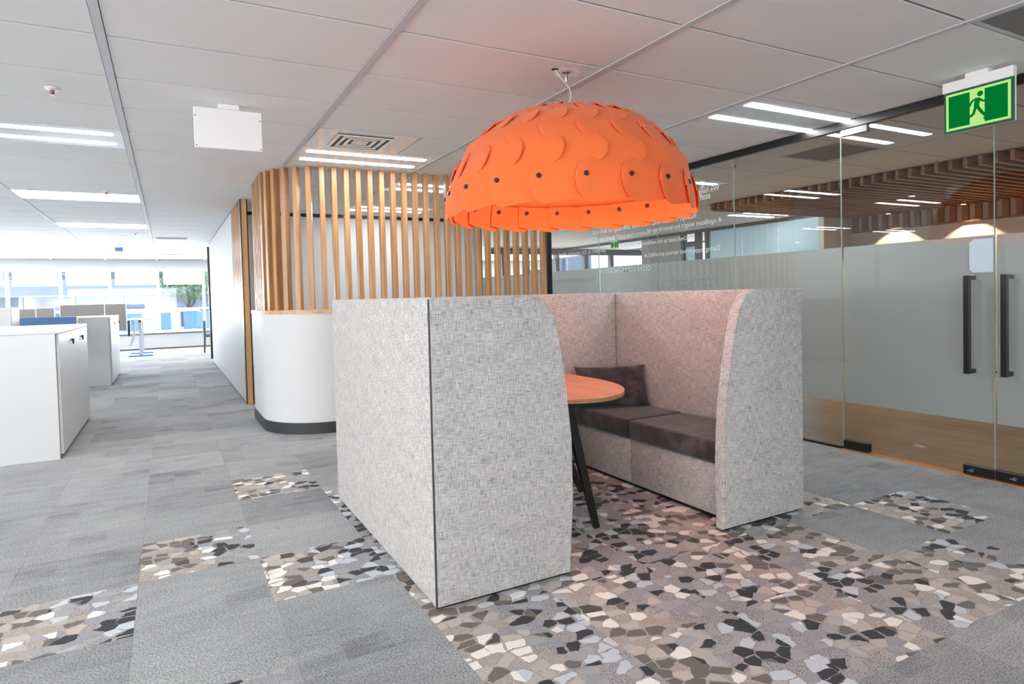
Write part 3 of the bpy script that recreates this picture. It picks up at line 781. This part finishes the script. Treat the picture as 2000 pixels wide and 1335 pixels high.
MB().tube((0, 0, -0.02), (0, 0, -0.001), 0.006).build('stem', M['steel'], fs)

# ================================================================== PENDANT LAMP
LC = (2.0, 2.95)
lamp = empty('pendant_lamp', (LC[0], LC[1], CZ), 'huge orange felt dome pendant lamp hanging over the booth', 'pendant lamp')
RB, ZB, HT = 0.675, -0.785, 0.565        # base radius, rim level below ceiling, dome height
def dome_pt(ang, t, off=0.0):
    """t from 0 (rim) to 1 (top)"""
    el = t * PI / 2
    c, s_ = math.cos(el), math.sin(el)
    rr = RB * (abs(c) ** 0.86); zz = HT * (s_ ** 1.0)
    n = Vector((math.cos(ang) * c / RB, math.sin(ang) * c / RB, s_ / HT)).normalized()
    return Vector((rr * math.cos(ang), rr * math.sin(ang), ZB + zz)) + n * off
def dome_shell():
    N, K = 96, 22; vs = []; fs_ = []
    for side, off in ((0, -0.002), (1, -0.008)):
        for k in range(K):
            t = 0.15 + (k / (K - 1)) * 0.80
            for i in range(N): vs.append(dome_pt(2 * PI * i / N, t, off))
    for side in (0, 1):
        for k in range(K - 1):
            for i in range(N):
                a = side * K * N + k * N + i; a2 = side * K * N + k * N + (i + 1) % N
                f = (a, a2, a2 + N, a + N); fs_.append(f if side == 0 else f[::-1])
    for i in range(N):
        a, a2 = i, (i + 1) % N; fs_.append((a2, a, K * N + a, K * N + a2))
        a, a2 = (K - 1) * N + i, (K - 1) * N + (i + 1) % N; fs_.append((a, a2, K * N + a2, K * N + a))
    return mesh_obj('shade', vs, fs_, M['felt'], lamp, True)
dome_shell()
NT_ = 20
def tab(dang, tlo, thi, left, lift=0.02, rim=False):
    """one rounded felt tab; its free rounded end is on the left or the right and stands proud of its neighbour"""
    U, Vn = 18, 8; vs = []; fs_ = []
    half = (thi - tlo) / 2; mid = (thi + tlo) / 2
    ru = 0.26
    for layer in (0, 1):
        for iu in range(U + 1):
            u = (iu / U) ** 1.4
            hgt = math.sqrt(max(0.0, 1 - ((ru - u) / ru) ** 2)) if u < ru else 1.0
            if rim: low = hgt if u < ru else 1.0 - 0.30 * ((u - ru) / (1 - ru)) ** 1.3
            else: low = hgt
            for iv in range(Vn + 1):
                v = -1 + 2 * iv / Vn
                a = (u if left else (1 - u)) * dang
                t = mid + v * half * (low if v < 0 else hgt)
                e = max(0.0, 1 - u / (0.75 if rim else 0.55))
                off = 0.0012 + lift * e ** 1.6 + 0.004 * (1 - u)
                off -= lift * e * v * v * ((0.35 if rim else 0.7) if v > 0 else (0.0 if rim else 0.25))
                if layer: off -= 0.005
                vs.append(dome_pt(a, t, off))
    S = (U + 1) * (Vn + 1)
    for layer in (0, 1):
        for iu in range(U):
            for iv in range(Vn):
                a = layer * S + iu * (Vn + 1) + iv; f = (a, a + Vn + 1, a + Vn + 2, a + 1)
                fs_.append(f if not layer else f[::-1])
    for iu in range(U):
        for iv in (0, Vn):
            a = iu * (Vn + 1) + iv; c = a + Vn + 1; f = (a, c, c + S, a + S); fs_.append(f if iv else f[::-1])
    for iv in range(Vn):
        a = iv; fs_.append((a, a + 1, a + 1 + S, a + S))
        a = U * (Vn + 1) + iv; fs_.append((a + 1, a, a + S, a + 1 + S))
    return vs, fs_
DA = 2 * PI / NT_
# measured: snap at angle -3.309 and then every DA
A0 = -3.309
rows = [(-0.035, 0.195, True, 0.0, 1.5), (0.175, 0.365, False, 0.45, 1.35), (0.335, 0.51, True, 0.1, 1.35), (0.48, 0.645, False, 0.55, 1.35), (0.615, 0.765, True, 0.2, 1.35), (0.735, 0.875, False, 0.6, 1.3), (0.85, 0.965, True, 0.3, 1.3)]
for ri, (tlo, thi, left, ph, ln) in enumerate(rows):
    n = NT_ if ri < 5 else (16 if ri == 5 else 12); da = 2 * PI / n
    vs, fs_ = tab(da * ln, tlo, thi, left, 0.020 if ri == 0 else 0.015, ri == 0)
    base = mesh_obj('felt_tab', vs, fs_, M['felt'], lamp, False)
    try: base.data.shade_smooth(); base.data.set_sharp_from_angle(angle=math.radians(40))
    except Exception: pass
    ang = A0 - 0.07 + ph * da
    base.rotation_euler = (0, 0, ang)
    for i in range(1, n):
        o = base.copy(); COL.objects.link(o); o.parent = lamp; o.rotation_euler = (0, 0, ang + i * da)
    if ri == 0:
        sv = []
        b = MB()
        c0 = dome_pt(0.075, 0.105, 0.0); nrm = (dome_pt(0.075, 0.105, 1.0) - c0).normalized()
        b.tube(c0 + nrm * 0.008, c0 + nrm * 0.0265, 0.0135, 0.0105, n=16).tube(c0 - nrm * 0.014, c0 - nrm * 0.006, 0.0125, n=16)
        st = b.build('snap', plain('dark_snap', (52, 40, 42), 0.3), lamp)
        st.rotation_euler = (0, 0, ang)
        for i in range(1, n):
            o = st.copy(); COL.objects.link(o); o.parent = lamp; o.rotation_euler = (0, 0, ang + i * da)
top = ZB + HT
MB().tube((0, 0, top - 0.01), (0, 0, -0.05), 0.0016, n=6).build('suspension_wire', M['steel'], lamp)
MB().lathe([(0.0055, -0.055), (0.010, -0.035), (0.011, -0.012), (0.022, -0.006), (0.022, -0.0005)], n=20).build('ceiling_hook', M['steel'], lamp, True)
MB().lathe([(0.05, top - 0.03), (0.05, top - 0.012), (0.03, top - 0.004)], n=24).build('top_plate', M['steel'], lamp)
pts = [(-0.08, -0.012, -0.001), (-0.06, -0.01, -0.02), (-0.03, -0.004, -0.045), (0.0, 0.0, -0.065), (0.02, 0.0, -0.085), (0.03, 0.0, -0.11), (0.028, 0.0, -0.14), (0.015, 0.0, -0.17), (0.008, 0.0, top)]
MB().path(pts, 0.0028).build('power_cord', M['cord'], lamp)
MB().lathe([(0.012, -0.003), (0.02, -0.0005)], c=(-0.08, -0.012), n=16).build('cord_hole', M['black'], lamp)
MB().lathe([(0.02, top - 0.22), (0.045, top - 0.19), (0.03, top - 0.11), (0.02, top - 0.08), (0.02, top - 0.03)], n=24).build('bulb_holder', M['white_plastic'], lamp, True)
pl_d = D.lights.new('lamp_bulb', 'POINT'); pl_d.energy = 13; pl_d.color = (1.0, 0.90, 0.80); pl_d.shadow_soft_size = 0.06
pl = D.objects.new('lamp_bulb', pl_d); COL.objects.link(pl); pl.location = (LC[0], LC[1], CZ + top - 0.30)

# ================================================================== BOOTH
BX0, BX1, BY0, BY1, BZ, TH = 0.885, 3.075, 2.286, 3.90, 1.233, 0.058
booth = empty('booth', ((BX0 + BX1) / 2, (BY0 + BY1) / 2, 0), 'high backed booth in light grey woven fabric with two facing benches', 'booth')
bo = booth.location
def bpart(mb, name, mat, smooth=True, label=None, parent=None):
    o = mb.build(name, mat, parent or booth, smooth, label)
    if parent is None: o.location = -bo
    return o
g = 0.003
bpart(MB().box(BX0, BX0 + TH, BY0 + g, BY1, 0.012, BZ, 0.012, 3), 'side_panel', M['fabric'])
bpart(MB().box(BX1 - TH, BX1, BY0 + TH, BY1, 0.012, BZ, 0.012, 3), 'side_panel', M['fabric'])
bpart(MB().box(BX0 + TH + g, BX1 - TH - g, BY1 - TH, BY1, 0.012, BZ, 0.012, 3), 'back_panel', M['fabric'])
prof = [(1.522, 0.012), (1.536, 0.35), (1.536, 0.60), (1.522, 0.74), (1.507, 0.885), (1.489, 0.99), (1.468, 1.10), (1.455, 1.145), (1.438, 1.18), (1.415, 1.208), (1.388, 1.226), (1.355, BZ)]
pw = [(BX0 + g, 0.012)] + prof + [(BX0 + g, BZ)]
bpart(MB().prism(pw, BY0 - 0.001, BY0 + TH, 'y', 0.011, 3), 'wing_panel', M['fabric'])
prof2 = [(2.452, 0.012), (2.458, 0.35), (2.465, 0.50), (2.481, 0.676), (2.509, 0.83), (2.548, 1.01), (2.570, 1.09), (2.590, 1.145), (2.612, 1.185), (2.640, 1.21), (2.675, 1.226), (2.72, BZ)]
pw2 = [(BX1, 0.012)] + prof2 + [(BX1, BZ)]
bpart(MB().prism(pw2, BY0, BY0 + TH, 'y', 0.011, 3), 'wing_panel', M['fabric'])
for q in ((BX0 + 0.03, BX0 + 0.05, BY0 + 0.05, BY1 - 0.03), (BX1 - 0.05, BX1 - 0.03, BY0 + 0.05, BY1 - 0.03), (BX0 + 0.03, 1.50, BY0 + 0.02, BY0 + 0.04), (2.47, BX1 - 0.03, BY0 + 0.02, BY0 + 0.04)):
    bpart(MB().box(*q, 0.0005, 0.014), 'plinth', M['black'], False)
bpart(MB().tube((BX0 + 0.004, BY0 + 0.004, 0.014), (BX0 + 0.004, BY0 + 0.004, BZ - 0.008), 0.0042, n=10), 'seam_piping', M['dark_grey'])
ym = 3.145
for sx in (0, 1):
    if sx: xa, xb = 2.549, BX1 - TH - 0.002
    else: xa, xb = BX0 + TH + 0.002, BX0 + BX1 - 2.549
    for ya, yb in ((BY0 + TH + 0.002, ym), (ym, BY1 - TH - 0.002)):
        bpart(MB().box(xa + 0.008, xb - 0.008, ya + g, yb - g, 0.022, 0.300, 0.008, 2), 'bench_base', M['fabric'])
        c = MB().box(xa - 0.004, xb, ya + 0.002, yb - 0.002, 0.302, 0.425, 0.02, 4)
        bpart(c, 'seat_cushion', M['velvet'])
    bpart(MB().box(xa + 0.03, xb - 0.03, BY0 + TH + 0.01, BY1 - TH - 0.01, 0.0005, 0.022), 'bench_plinth', M['black'], False)

# cushion in the back corner
def pillow(name, w_, h_, d_, mat):
    N = 22; vs = []; fs_ = []
    for side in (1, -1):
        for j in range(N + 1):
            for i in range(N + 1):
                u = -1 + 2 * i / N; v = -1 + 2 * j / N
                bulge = (max(0.0, (1 - abs(u) ** 2.4)) * max(0.0, (1 - abs(v) ** 2.4))) ** 0.5
                pin = 1 - 0.04 * (1 - u * u) * (abs(v) ** 6); pin2 = 1 - 0.05 * (1 - v * v) * (abs(u) ** 6)
                wr_ = 0.006 * math.sin(9 * u + 5 * v) * bulge + 0.004 * math.sin(17 * v - 6 * u) * bulge
                vs.append((u * w_ / 2 * pin2, side * (d_ / 2 * bulge + wr_ + 0.002), (v + 1) * h_ / 2 * pin))
    S = (N + 1) ** 2
    for sd in (0, 1):
        for j in range(N):
            for i in range(N):
                a = sd * S + j * (N + 1) + i; f = (a, a + 1, a + N + 2, a + N + 1); fs_.append(f[::-1] if sd == 0 else f)
    rim = [i for i in range(N + 1)] + [j * (N + 1) + N for j in range(1, N + 1)] + [N * (N + 1) + i for i in range(N - 1, -1, -1)] + [j * (N + 1) for j in range(N - 1, 0, -1)]
    for a, c in zip(rim, rim[1:] + rim[:1]): fs_.append((a, c, c + S, a + S))
    return mesh_obj(name, vs, fs_, mat, None, True)
pil = pillow('pillow', 0.52, 0.30, 0.13, M['velvet'])
pil.location = (2.735, 3.52, 0.432)
pil.rotation_euler = (math.radians(-20), 0, math.radians(-20))
tag(pil, 'dark charcoal velvet pillow leaning in the back corner of the booth', 'pillow')

# table
tbl = empty('booth_table', (1.93, 3.2, 0), 'rounded wooden table top on black legs inside the booth', 'table')
tz = 0.700
cxt, cyt, ax, ay = 0.0, 0.0, 0.412, 0.606
out = [(ax, 0.62)] + [(ax * math.cos(a), ay * math.sin(a)) for a in [0 - i * PI / 40 for i in range(41)]] + [(-ax, 0.62)]
MB().prism(out, tz - 0.004, tz).build('table_top', M['table'], tbl, True)
MB().prism([(x * 0.998, y * 0.998) for x, y in out], tz - 0.022, tz - 0.004).build('table_edge', M['table_edge'], tbl, True)
MB().prism([(x * 0.93, y * 0.93) for x, y in out], tz - 0.027, tz - 0.022).build('underside', M['black'], tbl)
def leg(p, q): MB().bar(p, q, 0.052, 0.034, ref=(0, 1, 0), w1=0.62).build('leg', M['black'], tbl)
leg((-0.17, -0.545, tz - 0.027), (0.017, -0.518, 0.0005)); leg((-0.20, -0.48, tz - 0.027), (-0.36, -0.50, 0.0005))
leg((0.05, 0.10, tz - 0.027), (0.30, 0.02, 0.0005)); leg((-0.20, 0.10, tz - 0.027), (-0.38, 0.08, 0.0005))
MB().box(-0.22, 0.10, -0.54, 0.16, tz - 0.05, tz - 0.027).build('under_frame', M['black'], tbl)

# ================================================================== CABINETS
def cabinet(x0, x1, ya, yb, zt, doors, label, keys=True):
    r = empty('storage_cabinet', ((x0 + x1) / 2, (ya + yb) / 2, 0), label, 'cabinet')
    L = r.location
    def P(mb, n, mat, par=None):
        o = mb.build(n, mat, par or r, False)
        if par is None: o.location = -L
        return o
    P(MB().box(x0, x1 - 0.022, ya, yb, 0.03, zt - 0.026), 'body', M['white_lam'])
    P(MB().box(x0 + 0.01, x1 - 0.045, ya + 0.012, yb - 0.012, 0.0005, 0.03), 'plinth', M['dark_grey'])
    P(MB().box(x0 - 0.003, x1, ya - 0.003, yb + 0.003, zt - 0.025, zt, 0.002, 1), 'top', M['white_lam'])
    P(MB().box(x0, x1 - 0.022, ya - 0.003, ya, 0.0, zt - 0.026), 'end_panel', M['white_lam'])
    n = len(doors)
    for (da, db, ky) in doors:
        d = P(MB().box(x1 - 0.020, x1 - 0.001, da + 0.002, db - 0.002, 0.035, zt - 0.03, 0.001, 1), 'door', M['white_lam'])
        if keys:
            k = MB().tube((x1 - 0.001, ky, zt - 0.115), (x1 + 0.010, ky, zt - 0.115), 0.011, n=12).bar((x1 + 0.012, ky + 0.012, zt - 0.105), (x1 + 0.012, ky - 0.006, zt - 0.15), 0.006, 0.014, ref=(1, 0, 0)).build('key', M['black'], d)
            MB().box(x1 - 0.001, x1 + 0.002, ky - 0.13, ky + 0.05, zt - 0.060, zt - 0.052).build('finger_pull', M['light_grey_metal'], d)
    return r
cabinet(-1.62, -0.79, 6.18, 8.24, 1.042, [(6.20, 6.42, 0)] and [(6.21, 7.22, 6.98), (7.22, 8.22, 7.72)], 'white storage cabinet standing nearest on the left edge of the aisle')
cabinet(-1.62, -0.79, 11.45, 13.3, 1.06, [(11.47, 12.38, 12.2), (12.38, 13.28, 13.1)], 'second white storage cabinet farther down the aisle')

# ================================================================== DESKS AND SCREENS AT THE FAR LEFT
def desk_screen(x0, x1, y, z0, z1, mat, label, group):
    r = empty('desk_screen', ((x0 + x1) / 2, y, z0), label, 'desk screen', group)
    MB().box(x0 - r.location.x, x1 - r.location.x, -0.012, 0.012, 0, z1 - z0, 0.003, 1).build('fabric_panel', mat, r)
    MB().box(x1 - r.location.x, x1 - r.location.x + 0.018, -0.014, 0.014, -0.02, z1 - z0).build('edge_post', M['white_plastic'], r)
def desk(x0, x1, ya, yb, z, label, group=None, colour=None):
    r = empty('desk', ((x0 + x1) / 2, (ya + yb) / 2, 0), label, 'desk', group)
    hx, hy = (x1 - x0) / 2, (yb - ya) / 2
    MB().box(-hx, hx, -hy, hy, z - 0.025, z, 0.003, 1).build('desk_top', M['white_lam'], r)
    for s in (-1, 1):
        MB().box(s * (hx - 0.12) - 0.035, s * (hx - 0.12) + 0.035, -0.04, 0.04, 0.025, z - 0.026).build('leg', M['light_grey_metal'], r)
        MB().box(s * (hx - 0.12) - 0.04, s * (hx - 0.12) + 0.04, -hy + 0.05, hy - 0.05, 0.0005, 0.025).build('foot', M['light_grey_metal'], r)
    MB().box(-hx + 0.1, hx - 0.1, -0.03, 0.03, z - 0.06, z - 0.026).build('cross_beam', M['dark_grey'], r)
    return r
GS, GB = 'taupe desk screens across the far workstations', 'blue desk screens on the nearest workstation row'
desk(-3.9, -1.75, 10.2, 11.0, 0.72, 'white desk behind the first cabinet, under the blue screens')
desk_screen(-3.6, -2.03, 11.0, 0.74, 1.072, M['blue_screen'], 'blue fabric desk screen left of the white post behind the cabinet', GB)
desk_screen(-2.0, -1.18, 11.03, 0.74, 1.085, M['blue_screen'], 'blue fabric desk screen right of the white post behind the cabinet', GB)
desk(-4.0, -1.66, 12.62, 13.6, 0.73, 'white desk under the lower taupe screens')
desk_screen(-3.6, -1.90, 12.6, 0.74, 1.205, M['taupe'], 'short taupe desk screen at the far left of the lower row', GS)
desk_screen(-1.88, -1.65, 12.6, 0.74, 1.21, M['taupe'], 'taupe desk screen in the middle of the lower row', GS)
desk(-2.1, -0.98, 14.52, 15.9, 0.73, 'white desk behind the second cabinet under the higher taupe screens')
desk_screen(-1.80, -1.10, 14.5, 0.74, 1.258, M['taupe'], 'higher taupe desk screen directly above the second cabinet', GS)
desk_screen(-1.08, -0.74, 14.5, 0.74, 1.258, M['taupe'], 'higher taupe desk screen right of the thin white post', GS)
# raised sit-stand desk by the window
sd = empty('standing_desk', (-0.6, 17.9, 0), 'raised sit and stand desk with grey legs near the far window', 'desk')
MB().box(-0.25, 0.24, -0.75, 0.75, 0.865, 0.89, 0.003, 1).build('desk_top', M['white_lam'], sd)
MB().box(-0.03, 0.03, -0.6, 0.6, 0.82, 0.864).build('cross_beam', M['dark_grey'], sd)
for sy in (-0.5, 0.5):
    MB().box(-0.035, 0.035, sy - 0.04, sy + 0.04, 0.025, 0.819).build('leg', M['light_grey_metal'], sd)
    MB().box(-0.26, 0.24, sy - 0.04, sy + 0.04, 0.0005, 0.025).build('foot', M['blue_screen'], sd)
MB().box(-0.25, -0.20, -0.72, -0.70, 0.50, 0.862).build('modesty_panel', M['dark_grey'], sd)
b = MB(); pr = None
cv = [(-0.15 + 0.05 * math.sin(t * 2.2) - 0.12 * t * t, 0.86 - 0.62 * t) for t in [i / 10 for i in range(11)]]
for (xa, za), (xb, zb) in zip(cv[:-1], cv[1:]): b.bar((xa, -0.4, za), (xb, -0.4, zb), 0.055, 0.03)
b.build('curved_leg', M['light_grey_metal'], sd)
# white tower locker at the very left
lk = empty('white_locker', (-2.0, 9.6, 0), 'tall white locker at the left edge behind the first cabinet', 'locker')
MB().box(-0.45, 0.335, -0.1, 0.35, 0.02, 1.238, 0.002, 1).build('body', M['white_lam'], lk)
MB().box(-0.05, 0.33, -0.118, -0.101, 0.03, 1.225).build('door', M['white_lam'], lk)
MB().box(-0.43, 0.31, -0.08, 0.33, 0.0005, 0.02).build('plinth', M['dark_grey'], lk)
MB().box(0.29, 0.30, -0.13, -0.118, 0.70, 0.86).build('handle', M['light_grey_metal'], lk)
# teal chair
ch = empty('teal_chair', (0.96, 17.2, 0), 'teal upholstered chair just left of the black post at the aisle end', 'chair')
MB().box(-0.22, 0.22, -0.22, 0.22, 0.40, 0.47, 0.02, 3).build('seat', M['teal'], ch)
MB().box(-0.22, -0.16, -0.22, 0.22, 0.47, 0.80, 0.02, 3).build('backrest', M['teal'], ch)
for sx in (-0.18, 0.18):
    for sy in (-0.18, 0.18): MB().tube((sx, sy, 0.40), (sx * 1.1, sy * 1.1, 0.0005), 0.014, 0.010).build('leg', M['dark_grey'], ch)
# blue box behind the screen gap
bb = empty('blue_bin', (1.05, 8.75, 0), 'small blue bin glimpsed between the wood post and the curved wall', 'bin')
MB().prism([(-0.1, -0.12), (0.1, -0.12), (0.1, 0.12), (-0.1, 0.12)], 0.0005, 0.36, 'z', 0.01).build('bin_body', M['blue_plastic'], bb)
MB().box(-0.11, 0.11, -0.13, 0.13, 0.361, 0.385, 0.004).build('lid', M['dark_grey'], bb)

# scrap of white tape on the room floor
tape = MB().box(-0.05, 0.05, -0.014, 0.014, 0.0005, 0.002).bar((-0.055, 0.03, 0.0015), (0.02, 0.045, 0.0015), 0.02, 0.0015, ref=(0, 0, 1)).build('floor_tape', M['white_plastic'])
tape.location = (5.05, 2.75, 0); tape.rotation_euler = (0, 0, 1.2)
tag(tape, 'scrap of white tape lying on the timber floor behind the glass door', 'tape')

# ================================================================== OUTSIDE
gr = MB().box(-60, 60, 20.6, 90, -0.9, -0.8).build('street', M['asphalt']); tag(gr, kind='structure', label='pale street outside the windows')
bl = empty('office_building', (0, 36, -0.8), 'pale office building with glass bands across the street', 'building')
for k in range(3):
    z = k * 3.3
    MB().box(-26, 26, -0.3, 0.3, z + 2.5, z + 3.3).build('spandrel', M['concrete'], bl)
    MB().box(-26, 26, 0.1, 0.2, z, z + 2.5).build('glazing', M['sky_glass'], bl)
for i in range(27):
    MB().box(-26 + i * 2, -25.88 + i * 2, -0.15, 0.1, 0, 9.9).build('mullion', M['concrete'], bl)
MB().box(-26, 26, 0.5, 12, 0, 9.9).build('building_body', plain('building_interior', (150, 160, 172), 0.8), bl)
def tree(x, y, s, label):
    r = empty('street_tree', (x, y, -0.8), label, 'tree')
    MB().tube((0, 0, 0), (0.1, 0, 2.2 * s), 0.09, 0.05, n=8).tube((0.08, 0, 1.7 * s), (0.6, 0.1, 2.8 * s), 0.045, 0.02, n=6).tube((0.08, 0, 1.8 * s), (-0.5, -0.1, 2.9 * s), 0.045, 0.02, n=6).build('trunk', M['bark'], r)
    vs = []; fs_ = []
    for k in range(700):
        a = random.uniform(0, 2 * PI); u = random.uniform(-1, 1); q = random.random() ** 0.4 * 1.1 * s
        c = Vector((q * math.cos(a) * math.sqrt(1 - u * u), q * math.sin(a) * math.sqrt(1 - u * u), 2.9 * s + q * u * 0.75))
        d1_ = Vector((random.uniform(-1, 1), random.uniform(-1, 1), random.uniform(-1, 1))).normalized() * 0.10; d2_ = d1_.orthogonal().normalized() * 0.06
        n0 = len(vs); vs += [c - d1_, c + d2_, c + d1_, c - d2_]; fs_.append((n0, n0 + 1, n0 + 2, n0 + 3))
    o = mesh_obj('foliage', vs, fs_, M['leaf'], r); o['kind'] = 'stuff'
tree(0.7, 29, 1.0, 'leafy street tree outside the right end of the far windows')
for k, (x, wd) in enumerate(((-1.2, 0.9), (-0.1, 0.35), (0.95, 1.0))):
    v = empty('blue_barrier', (x, 23.4, -0.8), ('wide blue street barrier left of the window post', 'narrow blue street barrier in the middle', 'wide blue street barrier at the right')[k], 'barrier')
    MB().box(-wd / 2, wd / 2, -0.03, 0.03, 0.25, 1.75, 0.01, 1).build('barrier_panel', M['blue_screen'], v)
    for s in (-1, 1): MB().box(s * wd / 2 - 0.03, s * wd / 2 + 0.03, -0.25, 0.25, 0.0, 0.25).build('barrier_foot', M['dark_grey'], v)
van = empty('white_van', (-0.1, 26.5, -0.8), 'white van parked in the street outside the far windows', 'van')
MB().prism([(-2.2, 0.35), (2.2, 0.35), (2.2, 1.0), (1.6, 1.15), (1.1, 1.85), (-2.2, 1.9)], -0.9, 0.9, 'y', 0.05).build('van_body', M['white_lam'], van)
MB().prism([(1.45, 1.2), (1.05, 1.75), (0.5, 1.75), (0.5, 1.2)], -0.92, -0.90, 'y').build('side_window', M['grille_dark'], van)
for x in (-1.4, 1.4): MB().tube((x, -0.92, 0.34), (x, -0.6, 0.34), 0.33, n=24).build('wheel', M['black'], van)
